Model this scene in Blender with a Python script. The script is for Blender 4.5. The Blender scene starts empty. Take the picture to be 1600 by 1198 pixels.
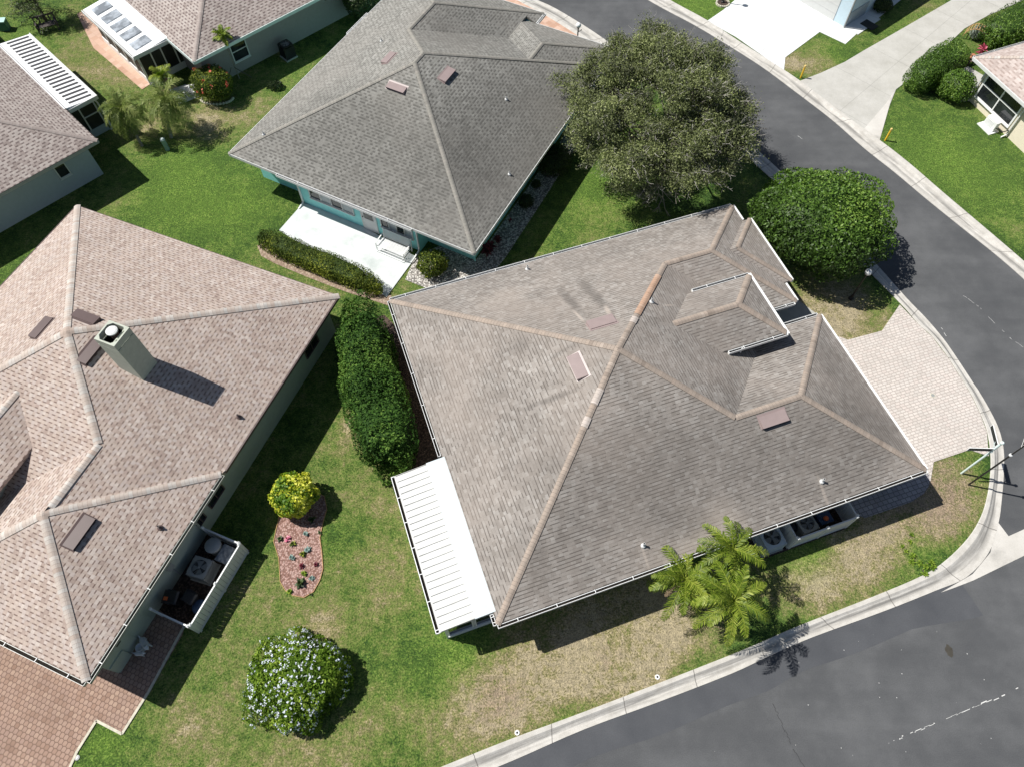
import bpy, bmesh, math, random
import numpy as np
from mathutils import Vector, Matrix
from mathutils.geometry import tessellate_polygon
R = math.radians
S = bpy.context.scene
COL = S.collection

# ------------------------------------------------------------------ camera
CH, CF, CP, CR = 31.0, 1137.3, R(60.08), R(-0.17)      # height, focal (px of 1600), pitch down, roll
cf = Vector((0, math.cos(CP), -math.sin(CP))); cu = Vector((0, math.sin(CP), math.cos(CP))); cr = Vector((1, 0, 0))
c_r = cr*math.cos(CR) + cu*math.sin(CR); c_u = cu*math.cos(CR) - cr*math.sin(CR)
cam = bpy.data.cameras.new('camera'); co = bpy.data.objects.new('camera', cam); COL.objects.link(co)
cam.sensor_width = 36; cam.lens = 36*CF/1600; cam.clip_end = 2000; cam.clip_start = 0.5
mw = Matrix((c_r, c_u, -cf)).transposed().to_4x4(); mw.translation = (0, 0, CH); co.matrix_world = mw
S.camera = co
# ------------------------------------------------------------------ light
SUN_EL, SUN_AZ = 54.0, 166.5       # azimuth of the sun, degrees counter-clockwise from +X
w = bpy.data.worlds.new('World'); S.world = w; w.use_nodes = True
nt = w.node_tree; bg = nt.nodes['Background']; sk = nt.nodes.new('ShaderNodeTexSky')
sk.sky_type = 'NISHITA'; sk.sun_disc = False; sk.sun_elevation = R(SUN_EL)
sx, sy = math.cos(R(SUN_AZ)), math.sin(R(SUN_AZ)); sk.sun_rotation = math.atan2(sx, sy)
nt.links.new(sk.outputs[0], bg.inputs[0]); bg.inputs[1].default_value = 0.05
sl = bpy.data.lights.new('sun', 'SUN'); sl.energy = 4.8; sl.angle = R(0.5); sl.color = (1, 0.965, 0.91)
so = bpy.data.objects.new('sun', sl); COL.objects.link(so)
sd = Vector((sx*math.cos(R(SUN_EL)), sy*math.cos(R(SUN_EL)), math.sin(R(SUN_EL))))
so.rotation_euler = sd.to_track_quat('Z', 'Y').to_euler(); so.location = (-20, 5, 40)
S.view_settings.view_transform = 'Standard'; S.view_settings.look = 'None'
S.view_settings.exposure = 0.32; S.view_settings.gamma = 1
S.cycles.max_bounces = 6; S.cycles.diffuse_bounces = 3; S.cycles.transparent_max_bounces = 8

def G(px, py, z=0.0):
    """place on the level z seen at that spot of the survey photo"""
    d = cf*CF + c_r*(px-800) + c_u*(599-py); t = (z-CH)/d.z
    return (d.x*t, d.y*t)

# ------------------------------------------------------------------ object helpers
def tag(o, label=None, cat=None, group=None, kind=None):
    if label: o['label'] = label
    if cat: o['category'] = cat
    if group: o['group'] = group
    if kind: o['kind'] = kind
    return o
def empty(name, loc=(0, 0, 0), rz=0, label=None, cat=None, group=None):
    o = bpy.data.objects.new(name, None); COL.objects.link(o); o.location = loc; o.rotation_euler = (0, 0, rz)
    o.empty_display_size = 0.3
    return tag(o, label, cat, group)
def copy_tree(o, parent=None):
    c = o.copy(); COL.objects.link(c)
    if parent: c.parent = parent
    for ch in list(o.children): copy_tree(ch, c)
    return c
class MB:
    def __init__(s): s.v = []; s.f = []; s.uv = {}
    def add(s, vs, fs, uvs=None):
        b = len(s.v); s.v += [tuple(p) for p in vs]
        for i, f in enumerate(fs):
            s.f.append([b+k for k in f])
            if uvs: s.uv[len(s.f)-1] = uvs[i]
        return s
    def box(s, x0, x1, y0, y1, z0, z1):
        return s.add([(x0,y0,z0),(x1,y0,z0),(x1,y1,z0),(x0,y1,z0),(x0,y0,z1),(x1,y0,z1),(x1,y1,z1),(x0,y1,z1)],
                     [(0,3,2,1),(4,5,6,7),(0,1,5,4),(1,2,6,5),(2,3,7,6),(3,0,4,7)])
    def hexa(s, b, t):   # bottom quad, top quad
        return s.add(list(b)+list(t), [(0,3,2,1),(4,5,6,7),(0,1,5,4),(1,2,6,5),(2,3,7,6),(3,0,4,7)])
    def beam(s, a, b, w, h, up=(0, 0, 1)):
        a = Vector(a); b = Vector(b); d = (b-a).normalized(); up = Vector(up)
        if abs(d.dot(up)) > .98: up = Vector((1, 0, 0))
        x = d.cross(up).normalized()*w/2; y = x.cross(d).normalized()*h/2
        return s.hexa([a-x-y, a+x-y, b+x-y, b-x-y], [a-x+y, a+x+y, b+x+y, b-x+y])
    def tube(s, a, b, r0, r1=None, n=8, cap=True):
        r1 = r0 if r1 is None else r1
        a = Vector(a); b = Vector(b); d = (b-a).normalized()
        u = d.cross(Vector((0, 0, 1)) if abs(d.z) < .95 else Vector((1, 0, 0))).normalized(); v = d.cross(u)
        vs = [c+(u*math.cos(2*math.pi*i/n)+v*math.sin(2*math.pi*i/n))*r for c, r in ((a, r0), (b, r1)) for i in range(n)]
        fs = [(i, (i+1) % n, n+(i+1) % n, n+i) for i in range(n)]
        if cap: fs += [tuple(range(n))[::-1], tuple(range(n, 2*n))]
        return s.add(vs, fs)
    def lathe(s, c, prof, n=20):   # prof: (r, z)
        c = Vector(c); m = len(prof)
        vs = [c+Vector((r*math.cos(2*math.pi*i/n), r*math.sin(2*math.pi*i/n), z)) for r, z in prof for i in range(n)]
        fs = [(j*n+i, j*n+(i+1) % n, (j+1)*n+(i+1) % n, (j+1)*n+i) for j in range(m-1) for i in range(n)]
        fs += [tuple(range(n))[::-1], tuple(range((m-1)*n, m*n))]
        return s.add(vs, fs)
    def prism(s, poly, z0, z1):
        n = len(poly)
        if sum(poly[i-1][0]*poly[i][1]-poly[i][0]*poly[i-1][1] for i in range(n)) < 0: poly = poly[::-1]
        tri = tessellate_polygon([[Vector((p[0], p[1], 0)) for p in poly]])
        vs = [(p[0], p[1], z0) for p in poly]+[(p[0], p[1], z1) for p in poly]
        fs = []
        for t in tri:
            a, b, c = [poly[k] for k in t]
            if (b[0]-a[0])*(c[1]-a[1])-(c[0]-a[0])*(b[1]-a[1]) < 0: t = t[::-1]
            fs.append(tuple(n+k for k in t)); fs.append(tuple(t)[::-1])
        fs += [(i, (i+1) % n, n+(i+1) % n, n+i) for i in range(n)]
        return s.add(vs, fs)
    def build(s, name, m, parent=None, smooth=False, loc=None):
        me = bpy.data.meshes.new(name); me.from_pydata(s.v, [], s.f); me.materials.append(m)
        if s.uv:
            ul = me.uv_layers.new(name='UVMap')
            for i, p in enumerate(me.polygons):
                if i in s.uv:
                    for k, li in enumerate(p.loop_indices): ul.data[li].uv = s.uv[i][k]
        if smooth: me.polygons.foreach_set('use_smooth', [True]*len(me.polygons))
        me.update(); o = bpy.data.objects.new(name, me); COL.objects.link(o)
        if parent: o.parent = parent
        if loc: o.location = loc
        return o

# ------------------------------------------------------------------ material helpers
class NT:
    def __init__(s, name):
        s.m = bpy.data.materials.new(name); s.m.use_nodes = True; s.t = s.m.node_tree
        s.b = s.t.nodes['Principled BSDF']; s.b.inputs['Specular IOR Level'].default_value = 0.3
    def n(s, typ, **kw):
        x = s.t.nodes.new('ShaderNode'+typ)
        for k, v in kw.items():
            if k[0] == '_': setattr(x, k[1:], v)
            else:
                key = int(k[1:]) if k[0] == 'i' and k[1:].isdigit() else k.replace('__', ' ')
                s.put(x.inputs[key], v)
        return x
    def put(s, sock, v):
        if isinstance(v, bpy.types.NodeSocket): s.t.links.new(v, sock)
        elif isinstance(v, bpy.types.Node): s.t.links.new(v.outputs[0], sock)
        else:
            if isinstance(v, tuple) and len(v) == 3 and sock.type == 'RGBA': v = (*v, 1)
            sock.default_value = v
    def math(s, op, a, b=0.0, c=0.0, clamp=False):
        return s.n('Math', _operation=op, _use_clamp=clamp, i0=a, i1=b, i2=c).outputs[0]
    def mix(s, f, a, b, blend='MIX'):
        x = s.t.nodes.new('ShaderNodeMix'); x.data_type = 'RGBA'; x.blend_type = blend
        s.put(x.inputs[0], f); s.put(x.inputs[6], a); s.put(x.inputs[7], b); return x.outputs[2]
    def ramp(s, f, stops, interp='LINEAR'):
        x = s.t.nodes.new('ShaderNodeValToRGB'); x.color_ramp.interpolation = interp; e = x.color_ramp.elements
        while len(e) < len(stops): e.new(0.5)
        for i, (p, c) in enumerate(stops):
            e[i].position = p; e[i].color = (*c, 1) if len(c) == 3 else c
        s.put(x.inputs[0], f); return x.outputs[0]
    def noise(s, scale, detail=3, vec=None, rough=.6, dim='3D'):
        x = s.n('TexNoise', _noise_dimensions=dim, Scale=scale, Detail=detail, Roughness=rough)
        if vec is not None: s.put(x.inputs['Vector'], vec)
        return x.outputs[0]
    def obj(s): return s.n('TexCoord').outputs['Object']
    def remap(s, v, a, b, c=0.0, d=1.0):
        return s.n('MapRange', Value=v, i1=a, i2=b, i3=c, i4=d).outputs[0]
    def bump(s, h, dist=.01, strength=1.0):
        x = s.n('Bump', Height=h, Distance=dist, Strength=strength); s.t.links.new(x.outputs[0], s.b.inputs['Normal'])
    def out(s, col, rough=.85):
        s.put(s.b.inputs['Base Color'], col); s.put(s.b.inputs['Roughness'], rough); return s.m
def plain(name, col, rough=.6, var=.12, scale=3.0, metal=0.0, spec=.3, fine=0.0, fscale=60):
    t = NT(name); o = t.obj(); n = t.noise(scale, 4, o)
    c = t.mix(t.remap(n, .3, .7), tuple(x*(1-var) for x in col), tuple(min(1, x*(1+var)) for x in col))
    if fine:
        f = t.noise(fscale, 2, o); c = t.mix(t.remap(f, .35, .65, 0, fine), c, tuple(x*.35 for x in col))
    t.b.inputs['Metallic'].default_value = metal; t.b.inputs['Specular IOR Level'].default_value = spec
    return t.out(c, rough)

def shingle(name, tones, dark, h, wd, darkamt=.8, mott=(.8, 1.12), tint=None, seed=0.0, thr=.45, line=.2, checker=.0, stain_shade=(), soft=.1):
    """laminated shingles: rows of tabs with printed dark notches; stain_shade: (u, v, ru, rv, deg, colour, amount) of dirt marks and painted slope shade"""
    t = NT(name); uv = t.n('SeparateXYZ', Vector=t.n('TexCoord').outputs['UV'])
    y = t.math('DIVIDE', uv.outputs[1], h); row = t.math('FLOOR', y); fy = t.math('FRACT', y)
    ro = t.n('TexWhiteNoise', _noise_dimensions='1D', W=row).outputs[0]
    x = t.math('ADD', t.math('DIVIDE', uv.outputs[0], wd), t.math('MULTIPLY', ro, .7 if checker else 7.3))
    x = t.math('ADD', x, t.math('MULTIPLY', t.n('TexNoise', _noise_dimensions='2D', Scale=1.7, Detail=1,
              Vector=t.n('CombineXYZ', X=x, Y=t.math('MULTIPLY', row, 3.7))).outputs[0], .9))
    cx = t.math('FLOOR', x); fx = t.math('FRACT', x)
    cell = t.n('CombineXYZ', X=t.math('ADD', cx, seed), Y=row)
    r1 = t.n('TexWhiteNoise', _noise_dimensions='2D', Vector=cell)
    col = t.ramp(r1.outputs[0], [(i/(len(tones)-1), c) for i, c in enumerate(tones)])
    r2 = t.n('SeparateXYZ', Vector=r1.outputs[1]).outputs[1]
    if checker:
        par = t.math('MULTIPLY', t.math('FRACT', t.math('MULTIPLY', t.math('ADD', cx, row), .5)), 2.0)
        r2 = t.math('ADD', t.math('MULTIPLY', r2, 1-checker), t.math('MULTIPLY', par, checker))
    tab = t.math('GREATER_THAN', r2, thr)
    ln = t.remap(fy, line, line+soft, 1, 0)
    d = t.math('MULTIPLY', ln, t.math('ADD', t.math('MULTIPLY', tab, .85), .15))
    side = t.math('MULTIPLY', t.math('LESS_THAN', fx, .07), .2)
    d = t.math('MULTIPLY', t.math('MAXIMUM', d, side), darkamt, clamp=True)
    col = t.mix(d, col, dark)
    o = t.obj()
    big = t.noise(.35, 5, o, .65); col = t.mix(1.0, col, t.ramp(big, [(.3, (mott[0],)*3), (.7, (mott[1],)*3)]), 'MULTIPLY')
    med = t.noise(1.6, 3, o, .6); col = t.mix(1.0, col, t.ramp(med, [(.3, (.93,)*3), (.7, (1.07,)*3)]), 'MULTIPLY')
    if tint:
        b2 = t.noise(.22, 3, t.n('Mapping', Vector=o, Location=(9+seed, 4, 1)).outputs[0])
        col = t.mix(t.remap(b2, .45, .7, 0, .5), col, tint)
    if stain_shade:
        sp = t.n('SeparateXYZ', Vector=o); wob = t.noise(2.2, 4, o, .6)
        for (u, v, ru, rv, dg, c, am) in stain_shade:
            ca, sa = math.cos(R(dg)), math.sin(R(dg))
            du = t.math('SUBTRACT', sp.outputs[0], u); dv = t.math('SUBTRACT', sp.outputs[1], v)
            p = t.math('DIVIDE', t.math('ADD', t.math('MULTIPLY', du, ca), t.math('MULTIPLY', dv, sa)), ru)
            q = t.math('DIVIDE', t.math('SUBTRACT', t.math('MULTIPLY', dv, ca), t.math('MULTIPLY', du, sa)), rv)
            r = t.math('ADD', t.math('SQRT', t.math('ADD', t.math('MULTIPLY', p, p), t.math('MULTIPLY', q, q))), t.math('MULTIPLY', t.math('SUBTRACT', wob, .5), .9))
            col = t.mix(t.math('MULTIPLY', t.remap(r, .35, 1.1, 1, 0), am, clamp=True), col, t.mix(.55, col, c))
    gr = t.noise(45, 2, o); col = t.mix(1.0, col, t.ramp(gr, [(.3, (.86,)*3), (.7, (1.14,)*3)]), 'MULTIPLY')
    hgt = t.math('ADD', t.math('MULTIPLY', t.math('SUBTRACT', 1.0, fy), 1.0), t.math('MULTIPLY', tab, .5))
    t.bump(hgt, .010, .7)
    return t.out(col, .95)
def capmat(name, tones, dark, step=.16):
    t = NT(name); uv = t.n('SeparateXYZ', Vector=t.n('TexCoord').outputs['UV'])
    x = t.math('DIVIDE', uv.outputs[0], step); cx = t.math('FLOOR', x); fx = t.math('FRACT', x)
    sm = t.n('TexNoise', _noise_dimensions='1D', W=t.math('MULTIPLY', cx, .37), Scale=1.0, Detail=1).outputs[0]
    r = t.n('TexWhiteNoise', _noise_dimensions='1D', W=cx).outputs[0]
    f = t.math('ADD', t.math('MULTIPLY', r, .45), t.remap(sm, .3, .7, 0, .6))
    col = t.ramp(f, [(i/(len(tones)-1), c) for i, c in enumerate(tones)])
    col = t.mix(t.math('MULTIPLY', t.math('LESS_THAN', fx, .12), .45), col, dark)
    n = t.noise(30, 2, t.obj()); col = t.mix(1.0, col, t.ramp(n, [(.3, (.88,)*3), (.7, (1.12,)*3)]), 'MULTIPLY')
    t.bump(t.math('SUBTRACT', 1.0, fx), .012, .7)
    return t.out(col, .95)
def foliage(name, stops, rough=.55, trans=.25, spec=.35):
    t = NT(name); a = t.n('Attribute', _attribute_name='tone').outputs['Fac']
    col = t.ramp(a, stops); t.b.inputs['Specular IOR Level'].default_value = spec
    t.out(col, rough)
    tr = t.n('BsdfTranslucent', Color=t.mix(1.0, col, (1.0, 1.25, .5), 'MULTIPLY'))
    mx = t.n('MixShader', i0=trans, i1=t.b.outputs[0], i2=tr.outputs[0])
    t.t.links.new(mx.outputs[0], t.t.nodes['Material Output'].inputs[0]); return t.m

M = {}
DK = (.09,.082,.075); LT = (.52,.45,.39)
M['main_roof'] = shingle('brown_grey_shingles', [(.235,.212,.190),(.268,.243,.220),(.282,.257,.233),(.292,.267,.243),(.312,.288,.264),(.35,.328,.303)], (.085,.073,.065), .142, .2, .8, (.80, 1.12), (.32,.275,.24), 0, .35, .2, 0, [
    (7.6,12.0,.28,1.5,4,DK,.95), (8.75,11.9,.32,1.6,3,DK,.95), (7.47,10.75,.10,.55,4,LT,1.0), (8.75,10.6,.14,.5,-10,LT,1.0), (4.9,7.38,1.3,.16,-8,DK,.8), (4.4,10.3,.9,.5,0,DK,.4), (6.0,9.1,.8,.14,5,DK,.6),
    (8.6,.1,2.2,.75,0,LT,.75), (9.9,.6,1.0,1.1,0,LT,.75), (14.34,.5,.09,.8,0,LT,.9), (6.3,.5,.08,.6,0,LT,.8), (11.6,10.2,.35,.07,0,LT,.9), (5.0,13.8,1.6,.8,0,LT,.3),
    (9.3,2.6,8.2,3.4,0,DK,.72), (15.6,2.0,3.6,2.6,0,DK,.62), (17.9,4.2,1.5,4.2,0,DK,.62), (13.2,9.2,2.6,4.2,0,DK,.40), (2.2,1.5,.8,1.6,10,DK,.3), (1.6,14.0,1.5,.8,-26,DK,.3)])  # broad dark ellipses paint shade onto the south and east slopes
M['main_cap'] = capmat('tan_ridge_cap', [(.25,.205,.17),(.30,.25,.21),(.335,.28,.235),(.35,.285,.235),(.39,.33,.28)], (.15,.125,.105))
M['orange_cap'] = capmat('orange_ridge_cap', [(.36,.24,.17),(.42,.28,.20),(.45,.32,.24)], (.3,.18,.11))
M['pale_cap'] = capmat('bleached_ridge_cap', [(.44,.39,.35),(.52,.46,.42)], (.3,.26,.22))
M['left_roof'] = shingle('pink_tan_shingles', [(.35,.275,.238),(.43,.345,.298),(.455,.375,.322),(.475,.395,.345),(.455,.385,.35),(.54,.47,.42)], (.12,.075,.06), .165, .145, .85, (.92, 1.06), None, 3, .5, .2, .6, (), .12)
M['left_cap'] = capmat('pale_ridge_cap', [(.40,.32,.27),(.44,.37,.32),(.49,.43,.38),(.47,.45,.42),(.56,.51,.46)], (.24,.17,.14))
M['teal_roof'] = shingle('weathered_grey_shingles', [(.215,.21,.192),(.262,.258,.236),(.282,.277,.255),(.30,.295,.272),(.325,.32,.296)], (.09,.088,.08), .165, .16, .75, (.88, 1.1), (.25,.235,.212), 6, .5, .42, .45, [(7.7,2.6,8.5,4.6,0,(.07,.068,.062),.78),(13.6,8,4.6,10,0,(.07,.068,.062),.85),(7.3,14.5,3.2,5,0,(.07,.068,.062),.6)], .3)  # dark ellipses put the shade of south and east slopes into the colour
M['teal_cap'] = capmat('grey_ridge_cap', [(.22,.21,.19),(.27,.26,.23),(.30,.28,.25)], (.15,.14,.13))
M['far_roof'] = shingle('taupe_shingles', [(.27,.225,.205),(.36,.31,.285),(.40,.35,.32),(.43,.385,.355)], (.12,.09,.085), .18, .17, .85, (.92, 1.06), None, 9, .5, .34, .5, (), .2)
M['far_cap'] = capmat('taupe_ridge_cap', [(.3,.25,.23),(.40,.35,.32)], (.2,.16,.14))
M['pink_roof'] = shingle('rosy_shingles', [(.40,.335,.305),(.46,.385,.35),(.49,.42,.385),(.54,.475,.44)], (.26,.19,.165), .2, .25, .6, (.95, 1.05), None, 12, .5, .34, .5, (), .2)
M['white'] = plain('white_paint', (.80,.81,.80), .45, .04)
M['white_alu'] = plain('white_aluminium', (.86,.87,.87), .35, .03)
M['offwhite'] = plain('off_white_trim', (.66,.67,.66), .5, .05)
M['brown_metal'] = plain('mauve_brown_metal', (.31,.245,.235), .4, .06, spec=.5)
M['brown_metal2'] = plain('dark_brown_metal', (.115,.08,.075), .4, .06, spec=.5)
M['black'] = plain('black_void', (.008,.008,.008), .9, 0)
M['dirt_dark'] = plain('dark_leaf_litter', (.02,.016,.012), .95, .4, 8)
M['iron'] = plain('black_iron', (.012,.012,.013), .4, .1, spec=.5)
M['cream_wall'] = plain('cream_stucco', (.68,.64,.56), .85, .04, 6)
M['peach_wall'] = plain('peach_stucco', (.80,.72,.58), .85, .03, 6)
M['sage_wall'] = plain('sage_stucco', (.42,.47,.40), .85, .05, 5)
M['teal_wall'] = plain('turquoise_stucco', (.32,.78,.77), .8, .05, 4)
M['grey_wall'] = plain('grey_blue_stucco', (.38,.43,.48), .85, .05, 5)
M['greige_wall'] = plain('greige_stucco', (.30,.27,.27), .85, .05, 5)
M['blue_wall'] = plain('pale_blue_stucco', (.55,.68,.76), .85, .04, 5)
M['chimney'] = plain('grey_green_stucco', (.50,.53,.45), .85, .07, 4, fine=.15, fscale=30)
M['fascia_mint'] = plain('mint_fascia', (.60,.68,.66), .5, .05)
M['vinyl'] = plain('white_vinyl', (.72,.74,.74), .35, .03)
M['grey_metal'] = plain('grey_metal', (.30,.31,.30), .45, .1, spec=.5)
M['pale_cabinet'] = plain('pale_blue_cabinet', (.55,.62,.66), .45, .06)
M['beige_metal'] = plain('beige_cabinet', (.46,.46,.41), .5, .08)
M['dark_plastic'] = plain('black_plastic', (.018,.018,.02), .45, .2, spec=.5)
M['blue_plastic'] = plain('dark_blue_plastic', (.03,.06,.12), .45, .2, spec=.5)
M['orange'] = plain('orange_plastic', (.65,.14,.04), .5, .1)
M['yellow'] = plain('yellow_paint', (.80,.50,.03), .5, .06)
M['green_plastic'] = plain('utility_green', (.09,.22,.19), .5, .08)
M['sign_black'] = plain('black_sign', (.02,.025,.024), .5, .1)
M['post_green'] = plain('pale_green_paint', (.70,.82,.79), .5, .05)
M['stone'] = plain('pale_stone', (.55,.52,.42), .85, .2, 10)
M['terracotta'] = plain('terracotta', (.42,.18,.10), .8, .15)
M['bark'] = plain('grey_bark', (.28,.25,.21), .9, .25, 12)
M['bark_dark'] = plain('brown_bark', (.13,.10,.075), .9, .3, 12)
M['wood'] = plain('weathered_wood', (.10,.085,.08), .8, .3, 14)
M['trellis'] = plain('tan_timber', (.45,.28,.13), .75, .2, 12)
M['globe'] = plain('frosted_globe', (.84,.84,.82), .3, .02, spec=.5)
M['statue'] = plain('painted_plaster', (.60,.62,.64), .7, .1, 20)
M['mint_pad'] = plain('concrete_pad', (.4,.4,.37), .9, .1)
def glass(name, col=(.012,.014,.016), rough=.06):
    t = NT(name); t.b.inputs['Specular IOR Level'].default_value = .6; n = t.noise(1.4, 3, t.obj())
    return t.out(t.mix(t.remap(n, .4, .65), col, tuple(c*2.6 for c in col)), rough)
M['glass'] = glass('dark_glass'); M['screen'] = glass('insect_screen', (.010,.012,.012), .6)
M['skylight'] = glass('clouded_skylight', (.20,.22,.24), .25)
M['blind'] = plain('window_blind', (.50,.55,.56), .6, .06, 8)

# ---- ground materials
def m_lawn():
    t = NT('lawn_turf'); o = t.obj(); a = t.n('Attribute', _attribute_name='dry').outputs['Color']
    s = t.n('SeparateColor', Color=a); dry, soil, lush = s.outputs[0], s.outputs[1], s.outputs[2]
    mp = t.n('Mapping', Vector=o, Scale=(1, 1, .1)).outputs[0]
    n1 = t.noise(.55, 6, mp, .65); n2 = t.noise(2.6, 4, mp, .7); n3 = t.noise(7.5, 3, mp, .8); n4 = t.noise(13, 2, mp, .8); n5 = t.noise(24, 2, mp, .8)
    c_ = lambda n, k: t.math('MULTIPLY', t.math('SUBTRACT', n, .5), k)
    f = t.math('ADD', dry, c_(n1, 1.5)); f = t.math('ADD', f, c_(n2, 1.2)); f = t.math('ADD', f, c_(n3, 1.0)); f = t.math('ADD', f, c_(n4, .9), clamp=True)
    col = t.ramp(f, [(0, (.030,.072,.013)), (.25, (.085,.148,.025)), (.48, (.15,.188,.049)), (.68, (.20,.195,.078)), (.86, (.28,.238,.128)), (1, (.36,.305,.20))])
    col = t.mix(t.math('MULTIPLY', lush, .75), col, t.ramp(t.math('ADD', c_(n3, .8), n4), [(.2, (.055,.13,.014)), (.5, (.15,.26,.033)), (.78, (.29,.38,.085))]))
    sf = t.math('ADD', t.math('ADD', soil, c_(n2, .8)), c_(n4, .8), clamp=True)
    col = t.mix(t.remap(sf, .32, .7, 0, .9), col, t.ramp(n4, [(.3, (.17,.12,.085)), (.7, (.36,.27,.20))]))
    g_ = t.math('ADD', t.math('MULTIPLY', n4, .55), t.math('MULTIPLY', n5, .45))
    col = t.mix(1.0, col, t.ramp(g_, [(.34, (.42,.42,.42)), (.5, (1, 1, 1)), (.66, (1.6, 1.6, 1.5))]), 'MULTIPLY')
    cl = t.noise(3.4, 3, mp, .7); col = t.mix(1.0, col, t.ramp(cl, [(.32, (.74,.76,.74)), (.5, (1, 1, 1)), (.68, (1.2, 1.2, 1.16))]), 'MULTIPLY')
    t.bump(t.math('ADD', g_, t.math('MULTIPLY', cl, .5)), .12, .8)
    return t.out(col, .95)
M['lawn'] = m_lawn()
def m_asphalt():
    t = NT('worn_asphalt'); o = t.obj()
    n1 = t.noise(.25, 6, o, .62); n2 = t.noise(1.1, 4, o, .6); n3 = t.noise(30, 3, o, .7)
    wv = t.n('Mapping', Vector=o, Rotation=(0, 0, R(-24)), Scale=(.12, 1.1, 1)).outputs[0]
    n5 = t.noise(.8, 4, wv, .6)
    f = t.math('ADD', t.math('MULTIPLY', n1, .6), t.math('ADD', t.math('MULTIPLY', n2, .2), t.math('MULTIPLY', n5, .25)))
    col = t.ramp(f, [(.34, (.062,.065,.070)), (.5, (.085,.088,.092)), (.66, (.122,.125,.129))])
    col = t.mix(1.0, col, t.ramp(n3, [(.3, (.8,.8,.8)), (.7, (1.2, 1.2, 1.2))]), 'MULTIPLY')
    vo = t.n('TexVoronoi', Vector=o, Scale=2.2).outputs[0]
    col = t.mix(t.math('MULTIPLY', t.math('LESS_THAN', vo, .008), .35), col, (.42,.42,.41))
    t.bump(n3, .006, .5); return t.out(col, .9)
M['asphalt'] = m_asphalt()
def m_kerb():
    t = NT('stained_concrete'); o = t.obj(); uv = t.n('SeparateXYZ', Vector=t.n('TexCoord').outputs['UV'])
    n = t.noise(2.2, 5, o, .7); n2 = t.noise(25, 3, o)
    st = t.n('TexNoise', _noise_dimensions='2D', Scale=1.0, Detail=4, Vector=t.n('CombineXYZ', X=t.math('MULTIPLY', uv.outputs[0], .35), Y=t.math('MULTIPLY', uv.outputs[1], 4.0))).outputs[0]
    # dirt that has washed along the gutter line
    cen = t.math('SUBTRACT', 1.0, t.math('MULTIPLY', t.math('ABSOLUTE', t.math('SUBTRACT', uv.outputs[1], .55)), 3.2), clamp=True)
    d = t.math('MULTIPLY', cen, t.remap(st, .38, .58), clamp=True)
    col = t.ramp(n, [(.3, (.44,.42,.38)), (.7, (.60,.58,.54))])
    col = t.mix(t.math('MULTIPLY', d, .85), col, (.17,.165,.155))
    jt = t.math('LESS_THAN', t.math('FRACT', t.math('DIVIDE', uv.outputs[0], 3.05)), .012)
    col = t.mix(t.math('MULTIPLY', jt, .8), col, (.14,.13,.12))
    col = t.mix(1.0, col, t.ramp(n2, [(.3, (.9,.9,.9)), (.7, (1.1, 1.1, 1.1))]), 'MULTIPLY')
    t.bump(n2, .004, .4); return t.out(col, .85)
M['kerb'] = m_kerb()
def m_conc(name, a, b, joint=None, rot=0, jc=.5, stain=None):
    t = NT(name); o = t.obj(); n = t.noise(.7, 6, o, .7); n2 = t.noise(22, 3, o)
    col = t.ramp(n, [(.3, a), (.7, b)])
    if stain:
        s = t.noise(.9, 5, t.n('Mapping', Vector=o, Location=(5, 2, 0)).outputs[0], .6)
        col = t.mix(t.remap(s, .5, .75, 0, .6), col, stain)
    if joint:
        mp = t.n('SeparateXYZ', Vector=t.n('Mapping', Vector=o, Rotation=(0, 0, R(rot))).outputs[0])
        j = t.math('MAXIMUM', t.math('LESS_THAN', t.math('FRACT', t.math('DIVIDE', mp.outputs[0], joint[0])), .02/joint[0]),
                   t.math('LESS_THAN', t.math('FRACT', t.math('DIVIDE', mp.outputs[1], joint[1])), .02/joint[1]))
        col = t.mix(t.math('MULTIPLY', j, jc), col, tuple(x*.3 for x in a))
    col = t.mix(1.0, col, t.ramp(n2, [(.3, (.93,)*3), (.7, (1.07,)*3)]), 'MULTIPLY')
    t.bump(n2, .004, .3); return t.out(col, .85)
M['conc_grey'] = m_conc('broom_concrete', (.40,.39,.355), (.52,.51,.475), (3.4, 4.2), -44)
M['conc_white'] = m_conc('white_painted_concrete', (.66,.68,.68), (.78,.79,.78), (5.2, 5.0), -50, .6, (.55,.56,.54))
M['patio_white'] = m_conc('white_patio_coating', (.56,.60,.59), (.68,.70,.70), None, 0, 0, (.34,.40,.38))
M['apron'] = m_conc('junction_concrete', (.5,.48,.44), (.62,.6,.56), None, 0, 0, (.25,.24,.22))
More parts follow.
